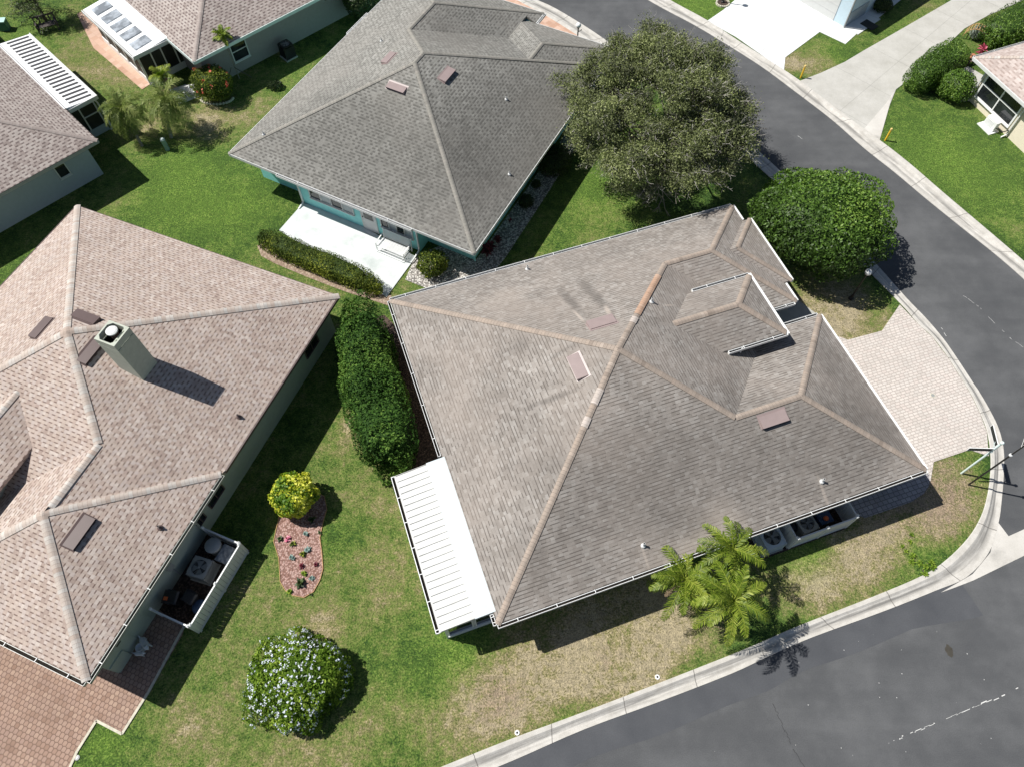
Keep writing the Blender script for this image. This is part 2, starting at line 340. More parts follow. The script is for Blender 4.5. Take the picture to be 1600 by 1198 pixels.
def m_paver(name, tones, mortar, bw, bh, rot, mott=.1, hexed=False, weed=None):
    t = NT(name); o = t.obj(); mp = t.n('Mapping', Vector=o, Rotation=(0, 0, R(rot))).outputs[0]
    if hexed:
        mp = t.n('Mapping', Vector=mp, Scale=(1/bw, 1/bh, 0)).outputs[0]
        sp = t.n('SeparateXYZ', Vector=mp); row = t.math('FLOOR', sp.outputs[1])
        x = t.math('ADD', sp.outputs[0], t.math('MULTIPLY', t.math('FRACT', t.math('MULTIPLY', row, .5)), 1.0))
        zig = t.math('MULTIPLY', t.math('ABSOLUTE', t.math('SUBTRACT', t.math('FRACT', x), .5)), .5)
        y2 = t.math('ADD', sp.outputs[1], zig); row2 = t.math('FLOOR', y2)
        x2 = t.math('ADD', sp.outputs[0], t.math('MULTIPLY', t.math('FRACT', t.math('MULTIPLY', row2, .5)), 1.0))
        cell = t.n('CombineXYZ', X=t.math('FLOOR', x2), Y=row2); fx = t.math('FRACT', x2); fy = t.math('FRACT', y2)
    else:
        sp = t.n('SeparateXYZ', Vector=mp); y = t.math('DIVIDE', sp.outputs[1], bh); row = t.math('FLOOR', y)
        x = t.math('ADD', t.math('DIVIDE', sp.outputs[0], bw), t.math('MULTIPLY', t.n('TexWhiteNoise', _noise_dimensions='1D', W=row).outputs[0], 1.0))
        cell = t.n('CombineXYZ', X=t.math('FLOOR', x), Y=row); fx = t.math('FRACT', x); fy = t.math('FRACT', y)
    ed = lambda f: t.math('MINIMUM', f, t.math('SUBTRACT', 1.0, f))
    e = t.math('MINIMUM', t.math('MULTIPLY', ed(fx), bw), t.math('MULTIPLY', ed(fy), bh))
    r = t.n('TexWhiteNoise', _noise_dimensions='2D', Vector=cell).outputs[0]
    col = t.ramp(r, [(i/(len(tones)-1), c) for i, c in enumerate(tones)])
    n = t.noise(.5, 5, o, .65); col = t.mix(1.0, col, t.ramp(n, [(.3, (1-mott,)*3), (.7, (1+mott,)*3)]), 'MULTIPLY')
    j = t.remap(e, .008, .022, 1, 0); col = t.mix(j, col, mortar)
    t.bump(t.math('SUBTRACT', 1.0, j), .006, .6); return t.out(col, .9)
M['paver_light'] = m_paver('cream_pavers', [(.50,.455,.415),(.56,.52,.48),(.59,.54,.495),(.55,.49,.45)], (.37,.33,.30), .25, .145, -18)
M['paver_dark'] = m_paver('cream_pavers_side', [(.28,.27,.28),(.38,.37,.38)], (.15,.14,.14), .25, .2, -18)
M['paver_hex'] = m_paver('salmon_hex_pavers', [(.27,.175,.13),(.345,.235,.18),(.32,.22,.175),(.39,.275,.21)], (.16,.105,.08), .185, .185, 22, .12, True)
M['paver_tc'] = m_paver('salmon_square_pavers', [(.46,.28,.20),(.53,.35,.26),(.58,.41,.32)], (.5,.34,.26), .4, .4, 45)
def m_stones(name, tones, scale, dark):
    t = NT(name); o = t.obj(); v = t.n('TexVoronoi', Vector=t.n('Mapping', Vector=o, Scale=(1, 1, .01)).outputs[0], Scale=scale)
    c = t.n('SeparateXYZ', Vector=v.outputs[1]).outputs[0]
    col = t.ramp(c, [(i/(len(tones)-1), q) for i, q in enumerate(tones)])
    col = t.mix(t.remap(v.outputs[0], .35, .65, 0, .8), col, dark)
    t.bump(t.math('SUBTRACT', 1.0, v.outputs[0]), .04, .8); return t.out(col, .9)
M['gravel'] = m_stones('white_pebbles', [(.30,.27,.25),(.52,.49,.45),(.66,.63,.58),(.74,.72,.68)], 11, (.10,.09,.08))
M['mulch_pink'] = m_stones('pink_mulch', [(.28,.16,.13),(.42,.27,.235),(.50,.34,.30),(.42,.30,.26)], 13, (.16,.08,.06))
M['mulch_dark'] = m_stones('dark_mulch', [(.06,.04,.032),(.10,.07,.055),(.14,.10,.08)], 12, (.025,.018,.015))
M['soil'] = m_stones('sandy_soil', [(.26,.19,.14),(.36,.28,.21),(.42,.34,.26)], 9, (.24,.17,.125))

# ---- foliage materials
M['f_oak'] = foliage('olive_oak_leaves', [(0, (.075,.082,.050)), (.45, (.15,.175,.075)), (.8, (.24,.28,.10)), (1, (.38,.41,.20))], .7, .12, .15)
M['f_round'] = foliage('glossy_green_leaves', [(0, (.03,.06,.010)), (.5, (.075,.15,.02)), (.85, (.14,.25,.035)), (1, (.22,.33,.06))], .5, .2, .35)
M['f_column'] = foliage('deep_green_leaves', [(0, (.02,.052,.010)), (.55, (.055,.125,.02)), (1, (.15,.25,.045))], .7, .15, .12)
M['f_hedge'] = foliage('hedge_leaves', [(0, (.03,.055,.012)), (.45, (.085,.12,.022)), (.75, (.20,.24,.03)), (1, (.36,.38,.06))], .65, .2, .15)
M['f_bright'] = foliage('bright_leaves', [(0, (.06,.12,.012)), (.5, (.15,.25,.024)), (1, (.32,.42,.06))], .7, .25, .15)
M['f_yellow'] = foliage('yellow_tips', [(0, (.10,.20,.02)), (.25, (.25,.36,.03)), (.45, (.62,.62,.05)), (1, (.88,.84,.20))], .55, .25)
M['f_palm'] = foliage('palm_fronds', [(0, (.05,.09,.008)), (.5, (.145,.215,.016)), (1, (.42,.46,.08))], .48, .25, .35)
M['f_palm_dull'] = foliage('dull_palm_fronds', [(0, (.07,.11,.022)), (.5, (.16,.21,.045)), (1, (.34,.37,.12))], .55, .2, .25)
M['f_dark'] = foliage('dark_leaves', [(0, (.02,.035,.012)), (.5, (.045,.075,.022)), (1, (.10,.14,.04))], .5, .15)
M['f_red'] = foliage('burgundy_leaves', [(0, (.05,.008,.015)), (.5, (.14,.02,.035)), (1, (.28,.05,.07))], .45, .2)
M['f_pink'] = foliage('magenta_leaves', [(0, (.12,.015,.03)), (.5, (.38,.04,.09)), (1, (.65,.16,.22))], .45, .2)
M['f_dead'] = foliage('dead_fronds', [(0, (.22,.15,.09)), (1, (.45,.34,.22))], .8, .1)
M['fl_white'] = foliage('white_blue_flowers', [(0, (.62,.68,.85)), (1, (.86,.88,.93))], .6, .2)
M['fl_red'] = foliage('coral_flowers', [(0, (.75,.08,.06)), (1, (.9,.28,.2))], .6, .2)
M['fl_pink'] = foliage('pink_flowers', [(0, (.6,.10,.22)), (1, (.85,.45,.55))], .6, .2)
M['succulent'] = foliage('blue_green_succulent', [(0, (.13,.21,.19)), (1, (.27,.37,.34))], .6, .1)

# ------------------------------------------------------------------ vegetation builders
RS = np.random.RandomState(7)
def pnoise(p, f, seed, n=6):
    r = np.random.RandomState(seed); k = r.normal(size=(n, 3))*f; ph = r.uniform(0, 6.28, n)
    return np.clip(np.sin(p@k.T+ph).sum(1)/math.sqrt(n)/1.1, -1.25, 1.1)
def leaves(name, P, N, size, m, parent, tone, aspect=.5, tilt=.9, seed=1, smooth=False):
    """a quad per leaf: P positions, N outward directions"""
    r = np.random.RandomState(seed); n = len(P)
    nn = N+r.normal(size=(n, 3))*tilt; nn /= np.linalg.norm(nn, axis=1)[:, None]+1e-9
    a = r.normal(size=(n, 3)); a -= nn*(a*nn).sum(1)[:, None]; a /= np.linalg.norm(a, axis=1)[:, None]+1e-9
    b = np.cross(nn, a); s = size*r.uniform(.6, 1.35, n)[:, None]
    V = np.stack([P-a*s*.5, P+b*s*aspect*.5+nn*s*.06, P+a*s*.5, P-b*s*aspect*.5+nn*s*.06], 1).reshape(-1, 3)
    return quads(name, V, n, m, parent, np.repeat(tone, 4))
def quads(name, V, n, m, parent, tone):
    me = bpy.data.meshes.new(name); me.vertices.add(4*n); me.loops.add(4*n); me.polygons.add(n)
    me.vertices.foreach_set('co', V.astype(np.float32).ravel()); me.loops.foreach_set('vertex_index', np.arange(4*n, dtype=np.int32))
    me.polygons.foreach_set('loop_start', np.arange(0, 4*n, 4, dtype=np.int32))
    me.polygons.foreach_set('loop_total', np.full(n, 4, dtype=np.int32))
    at = me.attributes.new('tone', 'FLOAT', 'POINT'); at.data.foreach_set('value', tone.astype(np.float32))
    me.materials.append(m); me.update(); me.validate(); o = bpy.data.objects.new(name, me); COL.objects.link(o)
    if parent: o.parent = parent
    return o
def shell(n, rad, amp=.12, freq=2.2, depth=.25, power=2.0, zmin=-.6, seed=1, yaw=0, fine=.05, nseed=None):
    nseed = seed if nseed is None else nseed
    r = np.random.RandomState(seed); d = r.normal(size=(int(n*2.2), 3)); d /= np.linalg.norm(d, axis=1)[:, None]
    d = d[d[:, 2] > zmin][:n]; n = len(d); q = 1/(np.abs(d)**power).sum(1)**(1/power)
    rr = q*(1-depth*r.rand(n)**2)
    rad = np.array(rad); p = d*rr[:, None]*rad
    k = 1+amp*pnoise(p, freq, nseed+1)+fine*pnoise(p, freq*3.1, nseed+2); p = p*k[:, None]
    nrm = d/rad*np.abs(d)**(power-2) if power > 2 else d/rad
    nrm = np.sign(d)*np.abs(d)**(power-1)/rad; nrm /= np.linalg.norm(nrm, axis=1)[:, None]+1e-9
    c, s = math.cos(yaw), math.sin(yaw); Rm = np.array([[c, s, 0], [-s, c, 0], [0, 0, 1]])
    return p@Rm, nrm@Rm
def tones(p, r, freq=1.5, seed=3, amt=.28):
    return np.clip(.5+amt*pnoise(p, freq, seed)+r.normal(size=len(p))*.2, 0, 1)
def core(name, rad, m, parent, c, yaw=0, power=2.0, amp=.1, freq=2.2, seed=1, tone=.15, sc=.8):
    bm = bmesh.new(); bmesh.ops.create_icosphere(bm, subdivisions=4, radius=1)
    V = np.array([v.co[:] for v in bm.verts]); q = 1/(np.abs(V)**power).sum(1)**(1/power); p = V*q[:, None]*np.array(rad)*sc
    k = 1+amp*pnoise(p, freq, seed+1); p = p*k[:, None]
    cc, s = math.cos(yaw), math.sin(yaw); p = p@np.array([[cc, s, 0], [-s, cc, 0], [0, 0, 1]])+np.array(c)
    for v, q in zip(bm.verts, p): v.co = q
    me = bpy.data.meshes.new(name); bm.to_mesh(me); bm.free(); me.materials.append(m)
    at = me.attributes.new('tone', 'FLOAT', 'POINT'); at.data.foreach_set('value', np.full(len(V), tone, dtype=np.float32))
    return me
def add_core(obj, me):   # merge the inner twig mass into the leaf mesh
    bm = bmesh.new(); bm.from_mesh(obj.data); bm.from_mesh(me); bm.to_mesh(obj.data); bm.free(); bpy.data.meshes.remove(me)
def bush(name, x, y, rad, m, label, cat='shrub', n=6000, size=.09, zc=None, seed=1, yaw=0, power=2.0, amp=.12, freq=2.2,
         depth=.3, flowers=None, group=None, trunk=None, zmin=-.6, aspect=.5, tilt=.9, crown_name='crown', tfreq=1.5, cored=True, amt=.28):
    r = np.random.RandomState(seed); zc = rad[2]*.75 if zc is None else zc
    t = empty(name, (x, y, 0), 0, label, cat, group)
    p, nn = shell(n, rad, amp, freq, depth, power, zmin, seed, yaw)
    p = p+np.array([0, 0, zc]); k = p[:, 2] > .02; p, nn = p[k], nn[k]
    o = leaves(crown_name, p, nn, size, m, t, tones(p, r, tfreq, seed+3, amt), aspect, tilt, seed)
    if cored: add_core(o, core('c', rad, m, t, (0, 0, zc), yaw, power, amp, freq, seed, .1, .80))
    tr = MB(); h = zc
    for i in range(trunk or 4):
        a = 6.28*i/(trunk or 4)+seed; q = .25*min(rad[0], rad[1])
        tr.tube((math.cos(a)*.06, math.sin(a)*.06, -.05), (math.cos(a)*q, math.sin(a)*q, h), .035+.01*rad[0], .015, 6)
    tr.build('stem', M['bark_dark'], t)
    if flowers:
        fm, fn, fs, nm = flowers; p, nn = shell(fn, [a*1.0 for a in rad], amp, freq, .10, power, .02, seed+50, yaw, .05, seed); 
        # clusters of small petals
        pp = []; nq = []
        kk = pnoise(p, 2.4, seed+60) > -.8; p, nn = p[kk], nn[kk]
        for a, b in zip(p, nn):
            for _ in range(6): pp.append(a+r.normal(size=3)*fs*.45+b*.02); nq.append(b)
        pp = np.array(pp)+np.array([0, 0, zc]); k = pp[:, 2] > .05
        leaves(nm, pp[k], np.array(nq)[k], fs, fm, t, r.rand(k.sum()), .9, .5, seed+9)
    return t
def branchy(mb, a, d, ln, r, depth, rnd, tips, spread=.55, up=.1):
    b = a+d*ln; mb.tube(a, b, r, r*.68, 6 if depth > 2 else 4, cap=False)
    if depth == 0: tips.append(b); return
    for i in range(3 if depth > 1 else 3):
        v = Vector((rnd.gauss(0, 1), rnd.gauss(0, 1), rnd.gauss(0, .6)+up)).normalized()
        nd = (d+v*spread*1.25).normalized()
        branchy(mb, b, nd, ln*rnd.uniform(.62, .86), r*.62, depth-1, rnd, tips, spread, up)
    tips.append(b)
def frond(ln, el, droop, nl, lw, m, parent, az, base, rnd, name='frond', ll=.42, width=.03, drop=.55):
    """pinnate frond: arched midrib and two rows of leaflets"""
    pts = []; d = Vector((math.cos(az)*math.cos(el), math.sin(az)*math.cos(el), math.sin(el))); p = Vector(base); k = 9
    for i in range(k+1):
        pts.append(p.copy()); p = p+d*ln/k; d = (d+Vector((0, 0, -droop/k*(1+.6*i/k)))).normalized()
    V = []; T = []
    def q(a, b, c, e, t): V.extend([a, b, c, e]); T.extend([t]*4)
    for i in range(k):
        a, b = pts[i], pts[i+1]; s = (b-a).cross(Vector((0, 0, 1)))
        s = s.normalized() if s.length > 1e-4 else Vector((1, 0, 0)); u = s.cross(b-a).normalized()
        w0 = .028*(1-i/k)+.006; w1 = .028*(1-(i+1)/k)+.006
        q(a-s*w0, a+s*w0, b+s*w1, b-s*w1, .8); q(a-u*w0, a+u*w0, b+u*w1, b-u*w1, .6)
    tb = rnd.uniform(.25, .75)
    for i in range(nl):
        t = .12+.88*i/(nl-1); f = t*k; j = min(k-1, int(f)); a = pts[j].lerp(pts[j+1], f-j); dd = (pts[j+1]-pts[j]).normalized()
        s = dd.cross(Vector((0, 0, 1))); s = s.normalized() if s.length > 1e-4 else Vector((1, 0, 0)); u = s.cross(dd)
        L = ll*(math.sin(math.pi*min(1, .18+.82*t))**.6*.9+.15)*rnd.uniform(.8, 1.15)
        for sg in (-1, 1):
            e = (s*sg*rnd.uniform(.85, 1.15)+dd*rnd.uniform(.6, .95)+u*rnd.uniform(-.2, .35)).normalized(); m1 = a+e*L*.55; e2 = (e+Vector((0, 0, -drop*rnd.uniform(.6, 1.4)))).normalized(); m2 = m1+e2*L*.45
            wv = dd.cross(e).cross(e).normalized()*width/2; wv = dd*width/2; tt = min(1, max(0, tb+rnd.gauss(0, .15)))
            q(a-wv*.6, a+wv*.6, m1+wv, m1-wv, tt); q(m1-wv, m1+wv, m2+wv*.15, m2-wv*.15, tt)
    return quads(name, np.array([v[:] for v in V]), len(T)//4, m, parent, np.array(T))
def palm(x, y, h, label, m, nf=16, ln=1.9, seed=1, lean=(0, 0), droop=1.1, ll=.42, nl=34, trunk_r=.09, dead=2, group=None, el0=(-.35, 1.2), width=.035, cat='palm tree', name='palm_tree', drop=.55, mt='bark'):
    rnd = random.Random(seed); t = empty(name, (x, y, 0), 0, label, cat, group)
    tr = MB(); top = Vector((lean[0], lean[1], h)); k = 12
    for i in range(k):
        a = Vector((lean[0]*(i/k)**1.5, lean[1]*(i/k)**1.5, h*i/k-.03)); b = Vector((lean[0]*((i+1)/k)**1.5, lean[1]*((i+1)/k)**1.5, h*(i+1)/k))
        tr.tube(a, b, trunk_r*(1.25-.3*i/k), trunk_r*(1.12-.3*(i+1)/k), 10)
    tr.build('trunk', M[mt], t)
    for i in range(nf):
        f = (i+.5)/nf; el = el0[0]+(el0[1]-el0[0])*f; az = i*2.39996+seed+rnd.uniform(-.25, .25)
        frond(ln*rnd.uniform(.85, 1.1)*(1-.15*f), el, droop*rnd.uniform(.8, 1.2), nl, 0, m, t, az, top+Vector((0, 0, .05*i/nf)), rnd, 'frond', ll, width, drop)
    for i in range(dead):
        frond(ln*.7, -.8, .8, nl//2, 0, M['f_dead'], t, rnd.uniform(0, 6.28), top-Vector((0, 0, .08)), rnd, 'frond', ll*.6, width, drop)
    return t

# ------------------------------------------------------------------ ground
def W(pts, z=0.0): return [G(p[0], p[1], z) for p in pts]
g = MB(); g.add([(-600, -400, -.30), (600, -400, -.30), (600, 900, -.30), (-600, 900, -.30)], [(0, 1, 2, 3)])
tag(g.build('ground', plain('far_ground', (.11,.14,.05), .95, .3, .2)), kind='structure')
# kerb lines, from the far end to the lower left
B1 = [(640, -95), (745, -36), (802, -2), (852, 25), (905, 58), (960, 96), (1040, 150), (1128, 212), (1185, 262), (1260, 330), (1340, 408), (1407, 475), (1435, 507), (1457, 527), (1482, 560), (1507, 600), (1516, 614), (1532, 647), (1542, 674), (1547, 706), (1547, 740), (1542, 775), (1532, 807), (1512, 840), (1477, 875), (1440, 899), (1365, 931), (1245, 978), (1190, 1002), (1135, 1025), (1020, 1070), (908, 1113), (800, 1153), (690, 1197), (500, 1275)]
F1 = [(655, -112), (758, -50), (822, -8), (868, 14), (930, 52), (985, 92), (1060, 143), (1146, 203), (1202, 252), (1272, 318), (1352, 395), (1416, 466), (1446, 497), (1474, 530), (1497, 563), (1520, 598), (1529, 611), (1547, 642), (1561, 672), (1568, 704), (1568, 740), (1565, 778), (1560, 815), (1545, 862), (1510, 901), (1462, 922), (1379, 955), (1269, 995), (1200, 1025), (1142, 1052), (1026, 1097), (912, 1139), (800, 1188), (708, 1225), (515, 1305)]
B2 = [(880, -110), (965, -50), (1042, -2), (1104, 32), (1150, 62), (1200, 94), (1250, 127), (1325, 184), (1375, 220), (1420, 255), (1472, 300), (1537, 355), (1600, 409), (1680, 480), (1720, 560)]
F2 = [(850, -105), (935, -48), (1018, 4), (1085, 40), (1135, 70), (1190, 105), (1240, 142), (1300, 188), (1350, 232), (1398, 270), (1448, 312), (1505, 358), (1560, 402), (1610, 447), (1655, 500), (1690, 580)]
def kerb(name, B, F, flip=False):
    Bw = [Vector((*G(*p), 0)) for p in B]; Fw = [Vector((*G(*p, -.1), 0)) for p in F]
    prof = [(0, -.25), (0, .03), (.03, .045), (.26, .035), (.40, -.03), (.62, -.085), (1.0, -.075), (1.0, -.25)]
    mb = MB(); L = 0; rows = []
    # resample for smooth curves
    def cat(P, n):
        out = []
        for i in range(len(P)-1):
            p0 = P[max(0, i-1)]; p1 = P[i]; p2 = P[i+1]; p3 = P[min(len(P)-1, i+2)]
            for k in range(n):
                t = k/n; out.append(.5*((2*p1)+(-p0+p2)*t+(2*p0-5*p1+4*p2-p3)*t*t+(-p0+3*p1-3*p2+p3)*t**3))
        out.append(P[-1]); return out
    Bs, Fs = cat(Bw, 4), cat(Fw, 4)
    for i in range(len(Bs)):
        if i: L += ((Bs[i]+Fs[i])/2-(Bs[i-1]+Fs[i-1])/2).length
        rows.append([(Bs[i].lerp(Fs[i], t)+Vector((0, 0, z)), (L, t)) for t, z in prof])
    for a, b in zip(rows, rows[1:]):
        for k in range(len(prof)-1):
            q = [a[k], a[k+1], b[k+1], b[k]]
            if flip: q = q[::-1]
            mb.add([x[0] for x in q], [(0, 1, 2, 3)], [[x[1] for x in q]])
    tag(mb.build(name, M['kerb'], smooth=False), kind='structure')
    return Bs, Fs
B1s, F1s = kerb('kerb', B1, F1)
B2s, F2s = kerb('kerb', B2, F2, True)
# asphalt: everything on the street side of the first kerb
ap = [(p.x, p.y) for p in F1s]
poly = ap+[(-60, -60), (160, -60), (160, 200), (ap[0][0]+40, 200), (ap[0][0]-60, 120)]
mb = MB(); tri = tessellate_polygon([[Vector((x, y, 0)) for x, y in poly]])
for t3 in tri:
    q = [poly[k] for k in t3]
    if (q[1][0]-q[0][0])*(q[2][1]-q[0][1])-(q[2][0]-q[0][0])*(q[1][1]-q[0][1]) < 0: q = q[::-1]
    mb.add([(x, y, -.1) for x, y in q], [(0, 1, 2)])
tag(mb.build('road', M['asphalt']), kind='structure')

# lawns, cut into a fine net that carries the dryness of the turf
BL = [  # px, py, radius m, dry, soil, lush
 (880,1040,3.2,.5,0,0),(800,1100,2.2,.35,.25,0),(965,1000,2.0,.5,.05,0),(1050,960,2.2,.6,0,0),(720,1130,1.4,.4,0,0),(950,1030,1.0,.2,.35,0),
 (1000,1050,1.6,.35,0,0),(770,1090,1.5,.2,.3,0),(1010,970,1.3,.2,0,0),
 (1400,800,3.2,.45,.35,0),(1480,760,2.4,.3,.4,0),(1340,880,2.2,.5,.15,0),(1260,920,1.6,.55,0,0),(1500,820,1.2,.2,.1,0),(1440,870,1.0,-.5,-.2,.3),(1550,600,1,0,0,0),
 (1240,640,1,0,0,0),(1250,860,1.2,-.3,0,.6),(1340,520,2.2,.45,0,0),(1270,490,1.6,.5,0,0),(1320,450,2.0,.4,.1,0),
 (640,1080,2.4,.02,0,0),(590,1130,2.0,.1,0,0),(560,900,2.4,.12,0,0),(600,820,2.0,.1,.05,0),(540,720,2.0,.15,.05,0),(620,900,1.2,.22,0,0),(590,940,1.0,.2,.05,0),
 (660,1050,1.6,-.2,0,.2),(720,1010,1.2,-.3,0,.5),(520,840,1.0,-.2,0,.2),(480,1180,2.5,.25,0,0),(380,1100,2.6,.1,0,0),(420,960,2.0,.2,.05,0),(330,1000,1.4,.05,0,0),
 (290,1140,1.6,.25,0,0),(160,1160,1.0,-.5,0,.7),(250,1080,1.2,.05,0,0),(560,1040,1.0,-.1,0,.1),(500,980,1.0,.3,0,0),
 (585,690,1.2,.15,.1,0),(560,650,1.0,.25,.1,0),(600,780,.6,.3,.1,0),(620,620,1.2,.3,.3,0),
 (330,330,3.2,-.35,0,.55),(280,260,2.6,-.35,0,.6),(400,320,2.4,-.15,0,.25),(230,330,2.0,-.2,0,.3),(200,300,1.6,.25,0,0),(420,440,2.0,.1,.1,0),(480,470,1.4,.25,.1,0),
 (170,110,2.4,.45,.1,0),(130,60,1.6,.3,.25,0),(260,190,2.5,.35,.1,0),(370,180,2.2,.35,0,0),(450,120,1.8,.05,0,.3),(100,100,1.5,.2,0,0),(320,210,1.6,.4,.1,0),
 (30,60,2.5,-.1,0,.5),(150,160,1.2,-.1,0,.2),(20,420,1.5,-.2,0,.3),
 (930,300,2.6,-.2,0,.4),(900,330,1.6,.1,0,.1),(860,370,1.4,.0,0,.2),(960,330,1.4,.25,0,0),(930,270,1.5,-.3,0,.3),
 (1060,320,2.5,-.2,0,.1),(1100,260,2.5,-.2,.0,.2),(660,455,1.0,.2,0,0),
 (1270,100,1.8,.45,.2,0),(1310,80,1.6,-.2,0,.4),(1240,105,1.0,.4,.1,0),(1400,40,2.5,.0,0,.3),(1450,15,1.5,.25,.1,0),
 (1450,230,4,-.3,0,.55),(1550,300,4,-.2,0,.35),(1500,260,2,-.1,0,.1),(1570,350,2,.1,0,0),(1090,10,4,-.6,0,.7),(1220,100,.8,.3,0,0)]
BLw = [(G(a, b), r, d, s, l) for a, b, r, d, s, l in BL]
def lawn(name, poly):
    bm = bmesh.new(); vs = [bm.verts.new((x, y, 0)) for x, y in poly]
    for t3 in tessellate_polygon([[Vector((x, y, 0)) for x, y in poly]]):
        try: bm.faces.new([vs[k] for k in t3])
        except ValueError: pass
    for ax, a0, a1 in ((0, -38, 40), (1, 0, 56)):
        k = a0
        while k < a1:
            c = [0, 0, 0]; c[ax] = k; nrm = [0, 0, 0]; nrm[ax] = 1
            bmesh.ops.bisect_plane(bm, geom=bm.verts[:]+bm.edges[:]+bm.faces[:], plane_co=c, plane_no=nrm, dist=1e-5); k += .34
    for f in bm.faces:
        if f.normal.z < 0: f.normal_flip()
    ex = bmesh.ops.extrude_face_region(bm, geom=[e for e in bm.edges if e.is_boundary])
    # skirt so the turf has an edge
    for v in [v for v in ex['geom'] if isinstance(v, bmesh.types.BMVert)]: v.co.z = -.2
    me = bpy.data.meshes.new(name); bm.to_mesh(me); bm.free()
    n = len(me.vertices); P = np.zeros(n*3); me.vertices.foreach_get('co', P); P = P.reshape(-1, 3)
    c = np.zeros((n, 4)); c[:, 0] = .29; c[:, 3] = 1
    for (x, y), r, d, s, l in BLw:
        g_ = np.exp(-((P[:, 0]-x)**2+(P[:, 1]-y)**2)/(r*r)); c[:, 0] += d*g_; c[:, 1] += s*g_; c[:, 2] += l*g_
    near = np.full(n, 9.0)
    for q in (B1s, B2s):
        Q = np.array([p[:2] for p in q])
        for i in range(0, n, 4000): near[i:i+4000] = np.minimum(near[i:i+4000], np.sqrt(((P[i:i+4000, None, :2]-Q[None])**2).sum(2)).min(1))
    g_ = np.exp(-(near/.55)**2); c[:, 0] -= .22*g_; c[:, 1] -= .25*g_      # greener fringe where water runs to the kerb
    c = np.clip(c, 0, 1); at = me.color_attributes.new('dry', 'FLOAT_COLOR', 'POINT'); at.data.foreach_set('color', c.ravel())
    me.materials.append(M['lawn']); o = bpy.data.objects.new(name, me); COL.objects.link(o); return tag(o, kind='structure')
b1 = [(p.x, p.y) for p in B1s]; b2 = [(p.x, p.y) for p in B2s]
lawn('lawn', b1+[(-90, -30), (-140, 60), (-140, 160), (b1[0][0]-30, 160)])
lawn('lawn', b2+[(140, b2[-1][1]+20), (140, 160), (b2[0][0]+20, 160)])

def slab(name, px, z, m, th=.06, kind='structure', world=None):
    mb = MB(); mb.prism(world or W(px, z), z-th, z); o = mb.build(name, m); return tag(o, kind=kind)
slab('driveway', [(1105,33),(1130,16),(1150,-1),(1205,-45),(1420,-10),(1373,28),(1342,50),(1321,69),(1281,50),(1227,90),(1225,111),(1190,86),(1150,58)], .03, M['conc_white'], .1)
slab('driveway', [(1249,127),(1283,114),(1320,97),(1350,79),(1415,42),(1484,2),(1560,-48),(1700,-48),(1599,1),(1545,24),(1507,45),(1470,80),(1420,125),(1400,140),(1388,170),(1374,221),(1350,203),(1325,184),(1290,158)], .03, M['conc_grey'], .1)
slab('driveway_patch', [(1349,203),(1385,161),(1396,145),(1388,172),(1374,221),(1362,211)], .036, M['apron'], .01)
slab('paver_driveway', [(1406,476),(1378,517),(1325,531),(1308,525),(1240,500),(1240,560),(1380,760),(1454,751),(1459,721),(1515,702),(1545,712),(1542,674),(1532,647),(1516,614),(1507,600),(1482,560),(1457,527),(1435,507)], .03, M['paver_light'], .1)
pv = [(1300,770),(1330,800),(1352,808),(1385,797),(1425,783),(1444,770),(1452,757),(1452,740),(1400,730)]
slab('side_pad', pv, .034, M['paver_dark'], .08)
slab('porch_floor', [(1190,480),(1238,462),(1275,490),(1290,520),(1220,530)], .05, M['mint_pad'], .1)
slab('paver_driveway', [(108,1202),(113,1187),(121,1173),(136,1148),(151,1125),(170,1135),(191,1146),(210,1114),(232,1081),(262,1030),(285,990),(288,978),(230,940),(100,1000),(-160,960),(-330,1080),(-260,1330),(60,1330)], .03, M['paver_hex'], .1)
e1 = [(108,1202),(121,1173),(151,1125),(191,1146),(232,1081),(288,978)]
kb = MB(); ew = W(e1)
for a, b in zip(ew, ew[1:]): kb.beam((*a, .0), (*b, .0), .10, .09)
tag(kb.build('paver_edging', M['stone']), kind='structure')
slab('paver_driveway', [(740,-40),(780,-62),(802,-3),(852,24),(905,57),(935,80),(915,110),(850,90),(780,40)], .03, M['paver_tc'], .1)
slab('patio', [(474,317),(436,360),(604,464),(650,401),(560,350)], .05, M['patio_white'], .1)
slab('gravel_bed', [(650,398),(633,437),(670,452),(700,470),(760,440),(790,402),(857,300),(905,222),(935,170),(915,165),(745,405),(700,380)], .02, M['gravel'], .06)
slab('soil_strip', [(402,384),(412,378),(440,394),(480,414),(520,436),(580,455),(612,462),(608,478),(590,472),(540,456),(480,433),(430,412),(408,400)], .012, M['soil'], .04)
slab('mulch_bed', [(600,492),(614,505),(640,560),(680,690),(697,722),(640,742),(610,746),(600,700),(570,600),(575,500)], .014, M['mulch_dark'], .04)
bedpx = [(446,776),(438,800),(431,830),(428,846),(436,872),(438,908),(446,922),(458,930),(475,933),(490,924),(500,906),(505,888),(503,862),(500,840),(505,815),(511,795),(507,775),(480,762),(460,764)]
slab('planting_bed', bedpx, .02, M['mulch_pink'], .05)
mb = MB(); bw = W(bedpx)
for a, b in zip(bw, bw[1:]+bw[:1]): mb.beam((*a, .02), (*b, .02), .025, .06)
tag(mb.build('bed_edging', M['trellis']), 'thin tan edging strip round the pink mulch bed below the yellow bush', 'garden edging')
slab('paver_walk', [(120,22),(146,75),(222,140),(240,128),(262,150),(282,140),(232,98),(180,40),(150,10)], .03, M['paver_tc'], .08)
slab('patio_slab', [(262,142),(290,132),(312,150),(280,163)], .05, M['patio_white'], .08)
slab('apron', [(1557,812),(1576,837),(1640,808),(1720,772),(1740,800),(1640,848),(1521,906),(1490,918),(1470,925),(1520,896),(1548,862)], -.082, M['apron'], .1)
